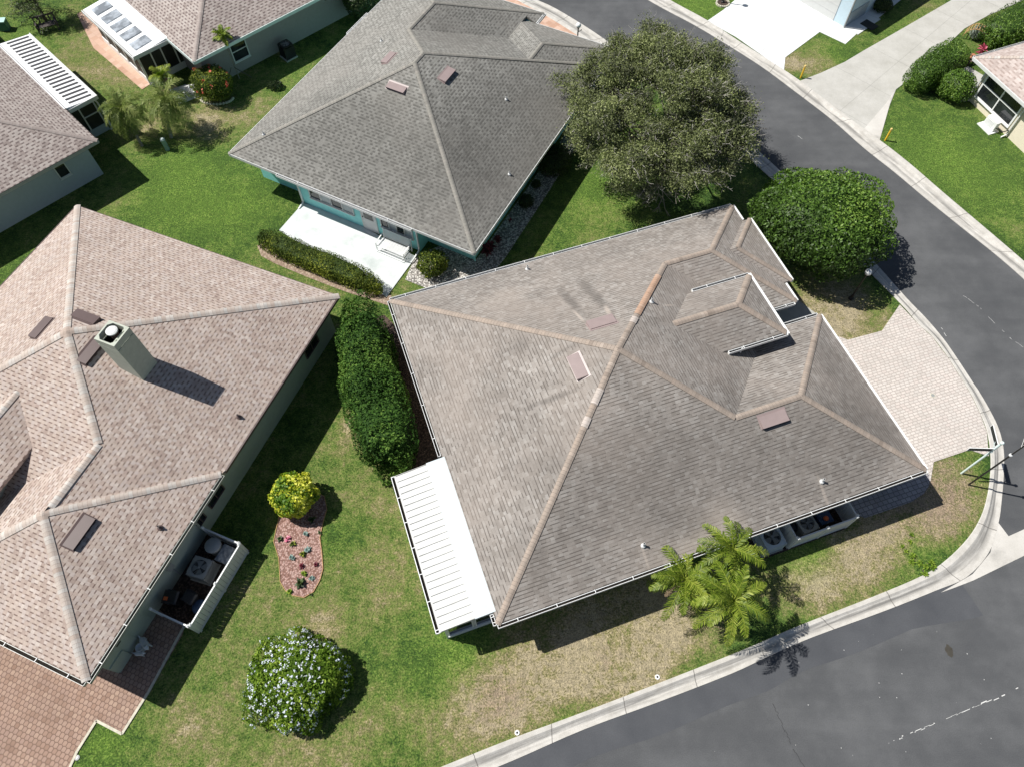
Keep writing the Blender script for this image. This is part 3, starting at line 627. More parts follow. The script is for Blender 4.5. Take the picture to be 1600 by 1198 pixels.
slab('entry_slab', [(1318,42),(1325,48),(1341,54),(1376,30),(1352,18)], .05, M['conc_white'], .1)
slab('entry_slab', [(1495,112),(1513,104),(1560,132),(1545,150),(1500,160)], .04, M['conc_grey'], .08)
# worn centre line on the lower road: painted dashes rubbed to flakes
mb = MB(); rnd = random.Random(4); a = Vector(G(1388, 1160, -.1)); b = Vector(G(1600, 1072, -.1)); L = (b-a).length; d = (b-a)/L; nrm = Vector((-d.y, d.x))
s = 0
while s < L:
    dens = math.sin(s/L*math.pi*1.05)**.5 if s/L < .95 else .2
    ln = rnd.uniform(.03, .22)*(.4+dens)
    if rnd.random() < .35+.6*dens:
        c = a+d*s+nrm*rnd.gauss(0, .018); wd = rnd.uniform(.01, .045)
        q = [c-nrm*wd/2, c+d*ln-nrm*wd*.3, c+d*ln*1.05+nrm*wd*.5, c+nrm*wd*.4]
        mb.add([(p.x, p.y, -.096) for p in q], [(0, 1, 2, 3)])
    s += ln*.8+rnd.uniform(0, .05)
for _ in range(24):
    c = Vector(G(rnd.uniform(1080, 1620), rnd.uniform(985, 1198), -.1)); r_ = rnd.uniform(.008, .03)
    mb.add([(c.x+r_*math.cos(k*2.1), c.y+r_*math.sin(k*2.1), -.096) for k in range(3)], [(0, 1, 2)])
tag(mb.build('road_paint', plain('worn_road_paint', (.6,.6,.58), .8, .15)), kind='structure')

def scuff(pts, dens, wd, seed, name='road_paint', m=None):
    r_ = random.Random(seed); mb = MB()
    for (a, b) in zip(pts, pts[1:]):
        a = Vector(G(*a, -.1)); b = Vector(G(*b, -.1)); L = (b-a).length; d = (b-a)/L; n_ = Vector((-d.y, d.x)); s_ = 0
        while s_ < L:
            ln = r_.uniform(.04, .2)
            if r_.random() < dens:
                c = a+d*s_+n_*r_.gauss(0, wd*.6); q = [c-n_*wd*.4, c+d*ln-n_*wd*.2, c+d*ln+n_*wd*.5, c+n_*wd*.3]; mb.add([(p.x, p.y, -.0955) for p in q], [(0, 1, 2, 3)])
            s_ += ln
    return tag(mb.build(name, m or bpy.data.materials['worn_road_paint']), kind='structure')
scuff([(1505,462),(1528,478),(1552,503),(1578,528),(1606,548)], .55, .018, 3)
scuff([(1471,512),(1481,530)], .7, .03, 4); scuff([(1236,207),(1252,216)], .6, .03, 5)
dark_ = plain('dark_road_stain', (.045,.046,.048), .8, .2)
scuff([(1208,1098),(1226,1140),(1240,1170),(1262,1210)], .97, .035, 6, 'road_seam', dark_)
x, y = G(1483, 1016, -.1); mb = MB(); mb.add([(x+(.15+.03*math.sin(k*2.2))*math.cos(k*.449), y+(.24+.03*math.cos(k*1.7))*math.sin(k*.449), -.0957) for k in range(14)], [tuple(range(14))]); tag(mb.build('oil_stain', plain('oil_stain_brown', (.06,.055,.045), .7, .2)), kind='structure')
# smoother sealed band beside the lower kerb
mb = MB(); k0_ = min(range(len(F1s)), key=lambda i: (F1s[i]-Vector((*G(1500, 910, -.1), 0))).length); rows = []
for i in range(k0_, len(F1s)-1):
    d = (F1s[i+1]-F1s[i]).normalized(); n_ = Vector((-d.y, d.x, 0)); f = min(1, (i-k0_)/6)
    rows.append((F1s[i]+n_*.0, F1s[i]+n_*(1.05+.5*(1-f)+.05*math.sin(i*.9))))
for (a, b), (c, e) in zip(rows, rows[1:]): mb.add([(p.x, p.y, -.0965) for p in (a, b, e, c)], [(0, 1, 2, 3)])
def m_band():
    t = NT('sealed_asphalt'); o = t.obj(); n = t.noise(.6, 5, o); n3 = t.noise(30, 2, o); col = t.ramp(n, [(.3, (.064,.068,.076)), (.7, (.086,.09,.098))])
    return t.out(t.mix(1.0, col, t.ramp(n3, [(.3, (.88,)*3), (.7, (1.12,)*3)]), 'MULTIPLY'), .85)
tag(mb.build('road_edge_band', m_band()), kind='structure')

# ------------------------------------------------------------------ houses
class House:
    def __init__(s, name, origin, deg, label, cat='house'):
        s.o = Vector((origin[0], origin[1])); s.t = R(deg); s.root = empty(name, (*s.o, 0), s.t, label, cat)
    def L(s, px, py, z=0.0):
        wv = Vector(G(px, py, z))-s.o; c, n = math.cos(s.t), math.sin(s.t); return (wv.x*c+wv.y*n, -wv.x*n+wv.y*c)
    def world(s, u, v):
        c, n = math.cos(s.t), math.sin(s.t); return (s.o.x+u*c-v*n, s.o.y+u*n+v*c)
    def on(s, px, py, pl):
        lo, hi = 0.0, 12.0
        for _ in range(50):
            m = (lo+hi)/2; u, v = s.L(px, py, m)
            if m < pz(pl, u, v): lo = m
            else: hi = m
        u, v = s.L(px, py, lo); return u, v, lo
def plane(ou, ov, nu, nv, z0=2.6, sl=.42): return (ou, ov, nu, nv, z0, sl)
def pz(p, u, v): return p[4]+p[5]*((u-p[0])*p[2]+(v-p[1])*p[3])
def roof(h, faces, m, name='roof', th=.13, parent=None):
    mb = MB(); edges = {}
    fl = []
    for pts, pl in faces:
        ar = sum(pts[i-1][0]*pts[i][1]-pts[i][0]*pts[i-1][1] for i in range(len(pts)))
        if ar < 0: pts = pts[::-1]
        fl.append((pts, pl))
    k = math.sqrt(1+.42**2)
    for pts, pl in fl:
        P = [(u, v, pz(pl, u, v)) for u, v in pts]
        uv = [((u-pl[0])*-pl[3]+(v-pl[1])*pl[2]+50, ((u-pl[0])*pl[2]+(v-pl[1])*pl[3])*k+.0) for u, v in pts]
        mb.add(P, [tuple(range(len(P)))], [uv])
        mb.add([(x, y, z-th) for x, y, z in P], [tuple(range(len(P)))[::-1]])
        r_ = lambda q: (round(q[0], 2), round(q[1], 2))
        for i in range(len(P)):
            a, b = P[i], P[(i+1) % len(P)]; key = (r_(a), r_(b))
            if (key[1], key[0]) in edges: edges[(key[1], key[0])] = None
            else: edges[key] = (a, b)
    for e in edges.values():
        if e: a, b = e; mb.add([a, b, (b[0], b[1], b[2]-th), (a[0], a[1], a[2]-th)], [(0, 3, 2, 1)])
    return mb.build(name, m, parent or h.root)
def caps(h, runs, m, wd=.15, name='ridge_cap'):
    """runs: (u,v,z),(u,v,z), drop of the two sides per metre"""
    for a, b, dr in runs:
        a = Vector(a); b = Vector(b); d = Vector((b.x-a.x, b.y-a.y, 0)).normalized(); s = Vector((-d.y, d.x, 0)); L = (b-a).length
        mb = MB(); t = .035; prof = [(-wd, -wd*dr-.01+.012), (-wd*.97, -wd*dr+t), (-wd*.35, -wd*.35*dr+t+.012), (0, t+.004), (wd*.35, -wd*.35*dr+t+.012), (wd*.97, -wd*dr+t), (wd, -wd*dr-.01+.012)]
        for i in range(len(prof)-1):
            (x0, z0), (x1, z1) = prof[i], prof[i+1]
            q = [a+s*x0+Vector((0, 0, z0)), b+s*x0+Vector((0, 0, z0)), b+s*x1+Vector((0, 0, z1)), a+s*x1+Vector((0, 0, z1))]
            o = a.x*3.1+a.y*1.7+20; mb.add(q, [(0, 1, 2, 3)], [[(o, i), (o+L, i), (o+L, i+1), (o, i+1)]])
        mb.build(name, m, h.root)
HD = .42/math.sqrt(2)
def fascia(h, runs, m, ht=.2, z=2.6, name='fascia', off=.02, wd=.03):
    for a, b in runs:
        d = Vector((b[0]-a[0], b[1]-a[1], 0)); d.normalize(); s = Vector((d.y, -d.x, 0))*off   # outward = right-hand side of a->b
        mb = MB(); mb.beam(Vector((a[0], a[1], z-ht/2+.012))+s, Vector((b[0], b[1], z-ht/2+.012))+s, wd, ht); mb.build(name, m, h.root)
def gutter(h, runs, m, z=2.6, w=.105, step=1.5, bm_=None):
    for a, b in runs:
        A = Vector((a[0], a[1], z)); B = Vector((b[0], b[1], z)); d = (B-A).normalized(); s = Vector((d.y, -d.x, 0)); L = (B-A).length
        mb = MB(); o = lambda k, dz: Vector((0, 0, dz))+s*k
        mb.beam(A+o(.03, -.07), B+o(.03, -.07), .02, .13)
        mb.beam(A+o(.04+w/2, -.13), B+o(.04+w/2, -.13), w, .02)
        mb.beam(A+o(.045+w, -.06), B+o(.045+w, -.06), .018, .15)
        mb.beam(A+o(.04+w/2, -.07)-d*.01, A+o(.04+w/2, -.07)+d*.01, w+.03, .14); mb.beam(B+o(.04+w/2, -.07)-d*.01, B+o(.04+w/2, -.07)+d*.01, w+.03, .14)
        g_ = mb.build('gutter', m, h.root)
        db = MB(); db.beam(A+o(.035+w/2, -.10)+d*.03, B+o(.035+w/2, -.10)-d*.03, w-.022, .03); db.build('leaf_litter', M['dirt_dark'], g_)
        n = max(2, int(L/step))
        for i in range(n):
            c = A+d*(L*(i+.5)/n); k = MB(); k.beam(c+o(.01, .02), c+o(.05+w, .028), .026, .01); k.build('gutter_bracket', bm_ or M['white'], g_)
def downspout(h, u, v, z1, m, du=0, dv=0):
    mb = MB(); mb.beam((u+du, v+dv, z1), (u, v, z1-.3), .07, .09); mb.beam((u, v, z1-.3), (u, v, .15), .09, .07)
    mb.beam((u, v, .15), (u-du*1.2+.0, v+(dv*1.2 if not du else 0)-.0, .06), .07, .09); mb.build('downspout', m, h.root)
def walls(h, poly, m, z=2.62, z0=-.05, name='wall'):
    mb = MB(); mb.prism(poly, z0, z); return mb.build(name, m, h.root)
def vent(h, px, py, pl, m, L=1.15, Wd=.42, name='roof_vent'):
    """low off-ridge vent: lid rises down the slope over a dark mouth"""
    u, v, z = h.on(px, py, pl); n = Vector((pl[2], pl[3], pl[5])).normalized(); a = Vector((-pl[3], pl[2], 0)); up = a.cross(n)
    if up.z < 0: up = -up
    up = Vector((pl[2], pl[3], pl[5])).normalized(); nn = Vector((-pl[2]*pl[5], -pl[3]*pl[5], 1)).normalized(); c = Vector((u, v, z))
    P = lambda x, y, k: c+a*x+up*y+nn*k
    mb = MB(); x, y = L/2, Wd/2
    mb.hexa([P(-x, -y, .13), P(x, -y, .13), P(x, y, .015), P(-x, y, .015)], [P(-x, -y, .16), P(x, -y, .16), P(x, y, .045), P(-x, y, .045)])
    for sx_ in (-1, 1): mb.hexa([P(sx_*x-.012, -y, 0), P(sx_*x+.012, -y, 0), P(sx_*x+.012, y, 0), P(sx_*x-.012, y, 0)], [P(sx_*x-.012, -y, .14), P(sx_*x+.012, -y, .14), P(sx_*x+.012, y, .03), P(sx_*x-.012, y, .03)])
    mb.hexa([P(-x-.06, -y-.03, .004), P(x+.06, -y-.03, .004), P(x+.06, y+.1, .004), P(-x-.06, y+.1, .004)], [P(-x-.06, -y-.03, .012), P(x+.06, -y-.03, .012), P(x+.06, y+.1, .012), P(-x-.06, y+.1, .012)])
    o = mb.build(name, m, h.root)
    k = MB(); k.hexa([P(-x+.02, -y+.05, .014), P(x-.02, -y+.05, .014), P(x-.02, -y+.07, .014), P(-x+.02, -y+.07, .014)], [P(-x+.02, -y+.05, .13), P(x-.02, -y+.05, .13), P(x-.02, -y+.07, .125), P(-x+.02, -y+.07, .125)])
    k.build('vent_mouth', M['black'], o)
def pipe(h, px, py, pl, r=.045, ht=.28, m=None):
    u, v, z = h.on(px, py, pl); mb = MB(); mb.tube((u, v, z-.05), (u, v, z+ht), r, r, 10); mb.lathe((u, v, z), [(r*2.4, -.03), (r*2.2, .04), (r*1.1, .09)], 10)
    o = mb.build('vent_pipe', m or M['offwhite'], h.root); k = MB(); k.tube((u, v, z+ht+.001), (u, v, z+ht+.004), r*.75, r*.75, 10); k.build('pipe_mouth', M['black'], o)
def window(h, a, b, z0, z1, n, panes=2, m='white', gm='glass', sill=True, fr=.05, parent=None, alt=None, rows=1):
    """on the wall line a->b, n outward"""
    A = Vector((a[0], a[1], 0)); B = Vector((b[0], b[1], 0)); d = (B-A).normalized(); L = (B-A).length; n = Vector((n[0], n[1], 0)); Z = Vector((0, 0, 1))
    e = MB(); o = n*.035
    for z in (z0, z1): e.beam(A+Z*z+o, B+Z*z+o, .07, fr)
    for i in range(rows-1): e.beam(A+Z*(z0+(z1-z0)*(i+1)/rows)+o*.9, B+Z*(z0+(z1-z0)*(i+1)/rows)+o*.9, .055, fr*.8)
    for i in range(panes+1):
        c = A+d*L*i/panes; e.beam(c+Z*z0+o*.96, c+Z*z1+o*.96, fr if i in (0, panes) else fr*.8, .066, up=n)
    f = e.build('window', M[m], parent or h.root)
    for i in range(panes):
        p = MB(); q0 = A+d*(L*i/panes+fr*.4); q1 = A+d*(L*(i+1)/panes-fr*.4)
        p.hexa([q0+Z*z0+n*.006, q1+Z*z0+n*.006, q1+Z*z0+n*.016, q0+Z*z0+n*.016], [q0+Z*z1+n*.006, q1+Z*z1+n*.006, q1+Z*z1+n*.016, q0+Z*z1+n*.016])
        p.build('pane', M[alt] if alt and i % 2 else M[gm], f)
    if sill: s_ = MB(); s_.beam(A-d*.05+Z*(z0-.05)+n*.05, B+d*.05+Z*(z0-.05)+n*.05, .12, .05); s_.build('sill', M[m], f)
    return f

# ---- the tan house in the middle
H = House('house', G(777, 975, 2.6), 19.2, 'tan grey shingled villa in the middle with white metal porch roof at its lower left')
u1 = 19.08
pS = plane(0, 0, 0, 1); pW = plane(0, 0, 1, 0); pN = plane(0, 16, 0, -1); pE = plane(16, 0, -1, 0)
pGN = plane(0, 8.4, 0, -1); pGE = plane(u1, 0, -1, 0); pNE = plane(18.45, 0, -1, 0); pNS = plane(0, 9.5, 0, 1)
P = (8, 8); Sx = (11.8, 4.2); T = (14.88, 4.2); Q = (12.75, 12.75); Rr = (15.2, 12.75)
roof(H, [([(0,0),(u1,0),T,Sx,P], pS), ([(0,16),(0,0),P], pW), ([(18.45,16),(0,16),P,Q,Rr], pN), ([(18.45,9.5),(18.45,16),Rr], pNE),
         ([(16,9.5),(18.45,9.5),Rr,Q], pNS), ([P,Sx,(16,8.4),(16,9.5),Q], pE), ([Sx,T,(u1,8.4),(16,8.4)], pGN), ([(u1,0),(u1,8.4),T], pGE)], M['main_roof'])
z3 = lambda p, pl: (p[0], p[1], pz(pl, *p))
caps(H, [((10.95,10.95,pz(pE,10.95,0)+.02), (9.75,9.75,pz(pE,9.75,0)+.02), HD), ((12.3,12.3,pz(pE,12.3,0)+.02), (10.97,10.97,pz(pE,10.97,0)+.02), HD)][:1]+[((12.0,12.0,pz(pE,12.0,0)+.018), (10.95,10.95,pz(pE,10.95,0)+.018), HD)], M['orange_cap'])
caps(H, [((6.75,6.75,pz(pW,6.75,0)+.018), (6.3,6.3,pz(pW,6.3,0)+.018), HD), ((5.9,5.9,pz(pW,5.9,0)+.018), (5.6,5.6,pz(pW,5.6,0)+.018), HD), ((9.6,9.6,pz(pE,9.6,0)+.018), (9.3,9.3,pz(pE,9.3,0)+.018), HD)], M['pale_cap'])
caps(H, [(z3(P,pW), (0,16,2.6), HD), (z3(P,pW), (0,0,2.6), HD), (z3(P,pS), z3(Sx,pS), HD), (z3(Sx,pS), z3(T,pS), .42), (z3(T,pS), (u1,0,2.6), HD), (z3(T,pS), (u1,8.4,2.6), HD),
         (z3(P,pN), z3(Q,pN), HD), (z3(Q,pN), z3(Rr,pN), .42), (z3(Rr,pN), (18.45,16,2.6), HD), (z3(Rr,pN), (18.45,9.5,2.6), HD)], M['main_cap'], .135)
bE = plane(18.87, 0, -1, 0); bN = plane(0, 14.9, 0, -1); bS = plane(0, 10.67, 0, 1)
roof(H, [([(18.87,10.67),(18.87,14.9),(16.76,12.785)], bE), ([(18.87,14.9),(18.3,14.9),(16.2,12.785),(16.76,12.785)], bN), ([(18.3,10.67),(18.87,10.67),(16.76,12.785),(16.2,12.785)], bS)], M['main_roof'], 'bump_roof')
caps(H, [((16.76,12.785,3.487), (18.87,14.9,2.6), HD), ((16.76,12.785,3.487), (18.87,10.67,2.6), HD)], M['main_cap'], .12)
# raised hip over the entry
ze = 3.85; a0 = 16-(ze-2.6)/.42; vc, hw, ue = 9.16, 1.71, 16.25; zr = ze+.42*hw; ar = 16-(zr-2.6)/.42
rS = plane(0, vc-hw, 0, 1, ze); rN = plane(0, vc+hw, 0, -1, ze); rE = plane(ue, 0, -1, 0, ze)
roof(H, [([(a0,vc-hw),(ue,vc-hw),(ue-hw,vc),(ar,vc)], rS), ([(ue,vc+hw),(a0,vc+hw),(ar,vc),(ue-hw,vc)], rN), ([(ue,vc-hw),(ue,vc+hw),(ue-hw,vc)], rE)], M['main_roof'], 'entry_roof', .16)
caps(H, [((ar,vc,zr), (ue-hw,vc,zr), .42), ((ue-hw,vc,zr), (ue,vc-hw,ze), HD), ((ue-hw,vc,zr), (ue,vc+hw,ze), HD)], M['main_cap'])
walls(H, [(.55,.5),(18.6,.5),(18.6,8.0),(16,8.0),(16,10.0),(18.0,10.0),(18.0,15.5),(.55,15.5)], M['cream_wall'])
walls(H, [(12.6,vc-1.3),(15.7,vc-1.3),(15.7,vc+1.3),(12.6,vc+1.3)], M['cream_wall'], ze-.02, 0.1, 'entry_wall')
gutter(H, [((0,0),(u1,0))], M['white']); gutter(H, [((u1-.1,8.4),(16.4,8.4)), ((18.4,16),(0,16))], M['white'])
gutter(H, [((0,16),(0,7.4)), ((0,.42),(0,0.0))], M['white'])
gutter(H, [((16.3,9.5),(18.3,9.5))], M['white'])
gutter(H, [((a0+.3,vc-hw),(ue,vc-hw)), ((ue,vc+hw),(a0+.3,vc+hw))], M['white'], ze)
fascia(H, [((u1,0),(u1,8.4)), ((18.45,9.5),(18.45,10.6)), ((18.45,14.95),(18.45,16)), ((18.87,10.67),(18.87,14.9))], M['white'], .2, 2.61, off=.05, wd=.09)
fascia(H, [((ue,vc-hw-.1),(ue,vc+hw+.1))], M['white'], .22, ze, off=.06, wd=.11)
vent(H, 940, 505, pN, M['brown_metal'], 1.2, .5); vent(H, 903, 573, pW, M['brown_metal'], 1.15, .5); vent(H, 1208, 654, pS, M['brown_metal'], 1.2, .5)
for q in [(824,421,pN), (1005,852,pS), (1284,752,pS), (1018,472,pE)]: pipe(H, *q)
downspout(H, 14.0, vc-hw-.05, ze-.05, M['white'], 0, 0)
# porch with white pan roof on the west side
ru0, ru1, rv0, rv1, rz0, rz1 = -2.3, .12, .5, 7.27, 2.30, 2.62
mb = MB(); zz = lambda u: rz0+(rz1-rz0)*(u-ru0)/(ru1-ru0)
mb.hexa([(ru0+.14,rv0,zz(ru0)-.06),(ru1,rv0,zz(ru1)-.06),(ru1,rv1,zz(ru1)-.06),(ru0+.14,rv1,zz(ru0)-.06)], [(ru0+.14,rv0,zz(ru0)),(ru1,rv0,zz(ru1)),(ru1,rv1,zz(ru1)),(ru0+.14,rv1,zz(ru0))])
pr = mb.build('porch_roof', plain('chalky_white_panels', (.60,.61,.59), .5, .12, 1.6, fine=.16, fscale=4), H.root)
rb = MB(); nr = 24
for i in range(nr+1):
    v = rv0+.02+(rv1-rv0-.04)*i/nr; rb.beam((ru0+.2, v, zz(ru0+.2)+.012), (-.66, v, zz(-.66)+.008), .02, .02)
rb.build('panel_rib', plain('grimy_rib', (.50,.50,.48), .6, .2, 2), pr)
fl = MB(); fl.hexa([(-.72,rv0-.02,zz(-.72)+.03),(ru1+.02,rv0-.02,zz(ru1)+.012),(ru1+.02,rv1+.02,zz(ru1)+.012),(-.72,rv1+.02,zz(-.72)+.03)], [(-.72,rv0-.02,zz(-.72)+.045),(ru1+.02,rv0-.02,zz(ru1)+.027),(ru1+.02,rv1+.02,zz(ru1)+.027),(-.72,rv1+.02,zz(-.72)+.045)])
fl.build('flashing', plain('pale_blue_flashing', (.54,.60,.62), .4, .06), pr)
gt = MB(); gt.box(ru0, ru0+.03, rv0, rv1, rz0-.13, rz0+.01); gt.box(ru0+.03, ru0+.14, rv0, rv1, rz0-.13, rz0-.11); gt.box(ru0+.03, ru0+.16, rv0-.01, rv0+.02, rz0-.13, rz0); gt.box(ru0+.03, ru0+.16, rv1-.02, rv1+.01, rz0-.13, rz0)
for i in range(6): v = rv0+(rv1-rv0)*(i+.1)/6; gt.box(ru0+.03, ru0+.15, v, v+.03, rz0-.01, rz0+.005)
gt = gt.build('gutter', M['white_alu'], H.root); MB().box(ru0+.031, ru0+.139, rv0+.03, rv1-.03, rz0-.109, rz0-.09).build('leaf_litter', M['dirt_dark'], gt)
walls(H, [(-1.98,.66),(.5,.66),(.5,7.1),(-1.98,7.1)], M['vinyl'], 2.2, 0, 'porch_wall')
window(H, (-1.85,.66), (-.85,.66), .75, 1.95, (0,-1), 1, 'vinyl'); window(H, (-.72,.66), (.3,.66), .75, 1.95, (0,-1), 1, 'vinyl')
for i in range(4): window(H, (-1.98,1.0+i*1.55), (-1.98,2.4+i*1.55), .75, 1.95, (-1,0), 2, 'vinyl')

# ---- the pink tan house on the left
K = House('house', G(530, 462, 2.6), -112.3, 'pinkish tan shingled villa on the left with a tall square chimney')
W0 = -15.6; Lx = 18.82; gv = -8.74; gc = gv/2
kB = plane(0, 0, 1, 0); kE = plane(0, 0, 0, -1); kW = plane(0, W0, 0, 1); kF = plane(15.6, 0, -1, 0); kG = plane(Lx, 0, -1, 0); kI = plane(0, gv, 0, 1)
Pk = (7.8, -7.8); Sk = (15.6+gc, gc); Tk = (Lx+gc, gc)
wv_ = -9.4; wc = (W0+wv_)/2; ww = (wv_-W0)/2; Lw = 18.2; kQ = (15.6-ww, wc); kR = (Lw-ww, wc); kWF = plane(Lw, 0, -1, 0); kWI = plane(0, wv_, 0, -1)
roof(K, [([(0,0),(Lx,0),Tk,Sk,Pk], kE), ([(0,W0),(0,0),Pk], kB), ([(0,W0),(Lw,W0),kR,kQ,Pk], kW), ([Pk,Sk,(15.6,gv),(15.6,wv_),kQ], kF), ([Sk,Tk,(Lx,gv),(15.6,gv)], kI), ([(Lx,0),(Lx,gv),Tk], kG),
         ([(Lw,W0),(Lw,wv_),kR], kWF), ([(15.6,wv_),(Lw,wv_),kR,kQ], kWI)], M['left_roof'])
# shallow bump: the garage end stands a little proud of the long slope
oE = plane(0, .0, 0, -1, 2.74); oN = plane(9.95, 0, 1, 0, 2.6)
bz = .14/.42
oG = plane(Lx, 0, -1, 0, 2.74); oI = plane(0, gv, 0, 1, 2.74); up_ = Vector((0, 0, .14))
ju = Tk[0]+gc; oE = plane(0, 0, 0, -1, 2.74); oN = plane(ju, 0, 1, 0, 2.74)
roof(K, [([(ju,0),(Lx,0),Tk], oE), ([(ju,0),Tk,(Tk[0]-bz,gc),(ju-bz,0)], oN), ([(Lx,0),(Lx,gv),Tk], oG), ([(Tk[0]-bz,gc),Tk,(Lx,gv),(Lx-bz,gv)], oI)], M['left_roof'], 'garage_roof', .12)
caps(K, [(z3(Pk,kB),(0,0,2.6),HD), (z3(Pk,kB),(0,W0,2.6),HD), (z3(Pk,kE),z3(Sk,kE),HD), (z3(Sk,kE),(Tk[0]-.1,Tk[1],z3(Tk,kE)[2]+.03),.42), (z3(Tk,oE),(Lx,0,2.74),HD), (z3(Tk,oE),(Lx,gv,2.74),HD), (z3(Pk,kW),z3(kQ,kW),HD), (z3(kQ,kW),z3(kR,kW),.42),
         (z3(kR,kW),(Lw,W0,2.6),HD), (z3(kR,kW),(Lw,wv_,2.6),HD)], M['left_cap'], .17)
caps(K, [(z3(Tk,oE), (ju,0,2.74), HD)], M['left_cap'], .15)
ke = 4.0; ka = 15.6-(ke-2.6)/.42; kvc, khw, kue = -8.8, 1.7, 15.95; kz = ke+.42*khw; kar = 15.6-(kz-2.6)/.42
eI = plane(0, kvc+khw, 0, -1, ke); eO = plane(0, kvc-khw, 0, 1, ke); eF = plane(kue, 0, -1, 0, ke)
roof(K, [([(ka,kvc+khw),(kue,kvc+khw),(kue-khw,kvc),(kar,kvc)], eI), ([(ka,kvc-khw),(kue,kvc-khw),(kue-khw,kvc),(kar,kvc)], eO), ([(kue,kvc-khw),(kue,kvc+khw),(kue-khw,kvc)], eF)], M['left_roof'], 'entry_roof', .16)
caps(K, [((kar,kvc,kz),(kue-khw,kvc,kz),.42), ((kue-khw,kvc,kz),(kue,kvc+khw,ke),HD), ((kue-khw,kvc,kz),(kue,kvc-khw,ke),HD)], M['left_cap'], .16)
walls(K, [(.55,-.5),(18.3,-.5),(18.3,gv+.5),(15.5,gv+.5),(15.5,wv_-.4),(17.7,wv_-.4),(17.7,W0+.5),(.55,W0+.5)], M['sage_wall'])
walls(K, [(12.4,kvc-1.3),(15.4,kvc-1.3),(15.4,kvc+1.3),(12.4,kvc+1.3)], M['sage_wall'], ke-.02, .1, 'entry_wall')
fascia(K, [((0,W0),(0,0)), ((9.9,0),(0,0)), ((0,W0),(Lw,W0))], M['brown_metal2'], .16, 2.6)
for a_, b_ in [((0,0),(9.9,0))]: fascia(K, [(b_, a_)], M['brown_metal2'], .16, 2.6, off=-.02)
dk = plain('bronze_gutter', (.10,.085,.075), .4, .1, spec=.5); gy = plain('grey_green_gutter', (.30,.32,.29), .4, .1, spec=.5)
gutter(K, [((Lx,0),(10.1,0))][:0], gy); gutter(K, [((10.1,0),(Lx,0))][:0], gy)
for a_, b_ in (((Lx,0),(10.1,0)), ((Lx,gv),(Lx,0))): gutter(K, [(a_, b_)], gy, 2.74, .12, 1.25)
for q in [(66,512,kB),(135,498,kB),]: pass
vent(K, 66, 512, kW if False else kB, M['brown_metal2'], 1.1, .42) if False else None
vent(K, 124, 831, oE, M['brown_metal2'], 1.3, .45); vent(K, 142, 549, kE, M['brown_metal2'], 1.2, .42); vent(K, 134, 497, kB, M['brown_metal2'], 1.2, .42); vent(K, 66, 513, kW, M['brown_metal2'], 1.1, .42)
for q in [(373,651,kE,.05,.2), (250,824,oE,.05,.2)]: pipe(K, *q, M['brown_metal2'])
# chimney
cu0, cu1, cv0, cv1, cz = 7.13, 8.1, -5.42, -4.45, 7.1
mb = MB(); w_ = .07; zb = 3.9
for (a, b, c, d) in ((cu0,cu1,cv0,cv0+w_),(cu0,cu1,cv1-w_,cv1),(cu0,cu0+w_,cv0+w_,cv1-w_),(cu1-w_,cu1,cv0+w_,cv1-w_)): mb.box(a, b, c, d, zb, cz-.38)
mb.box(cu0+w_, cu1-w_, cv0+w_, cv1-w_, zb, cz-.9)
ch = mb.build('chimney', M['chimney'], K.root)
mb = MB(); i_ = w_+.004
for (a, b, c, d) in ((cu0+i_,cu1-i_,cv0+i_,cv0+i_+.01),(cu0+i_,cu1-i_,cv1-i_-.01,cv1-i_),(cu0+i_,cu0+i_+.01,cv0+i_+.011,cv1-i_-.011),(cu1-i_-.01,cu1-i_,cv0+i_+.011,cv1-i_-.011)): mb.box(a, b, c, d, cz-.89, cz-.39)
mb.box(cu0+i_+.01, cu1-i_-.01, cv0+i_+.01, cv1-i_-.01, cz-.89, cz-.88)
mb.build('added_black_lining', M['black'], ch)  # black liner added to darken the hollow of the shaft
mb = MB(); z0_, z1_ = cz-.33, cz
for (a, b, c, d) in ((cu0,cu1,cv0,cv0+w_),(cu0,cu1,cv1-w_,cv1),(cu0,cu0+w_,cv0+w_,cv1-w_),(cu1-w_,cu1,cv0+w_,cv1-w_)): mb.box(a, b, c, d, z0_, z1_)
for i, j in ((0,0),(1,0),(0,1),(1,1)):
    x = cu0+w_ if not i else cu1-w_; y = cv0+w_ if not j else cv1-w_; sx_ = .16*(1-2*i); sy_ = .16*(1-2*j)
    mb.add([(x,y,z1_),(x+sx_,y,z1_),(x,y+sy_,z1_),(x,y,z0_),(x+sx_,y,z0_),(x,y+sy_,z0_)], [(0,1,2),(3,5,4),(1,4,5,2)])
    mb.box(x-.03*(1-2*i)-.02, x-.03*(1-2*i)+.02, y-.02-.03*(1-2*j), y+.02-.03*(1-2*j), cz-.38, z0_)
mb.box(cu0+w_, cu1-w_, (cv0+cv1)/2+.18, (cv0+cv1)/2+.23, z0_+.1, z0_+.16); mb.box(cu0+.55, cu0+.6, (cv0+cv1)/2+.23, cv1-w_, z0_+.1, z0_+.16)
mb.build('chimney_collar', M['chimney'], ch)
mb = MB(); mb.lathe((7.62-.1,-5.02,cz-.9), [(.16,0),(.16,.85)], 16); mb.build('flue', M['brown_metal2'], ch)
mb = MB(); mb.lathe((7.52,-5.02,cz+.0), [(.235,-.05),(.235,.0),(.2,.012),(.19,.012),(.18,.02),(.02,.03)], 20); mb.build('flue_cap', plain('weathered_cap', (.62,.63,.62), .5, .2, 9), ch)
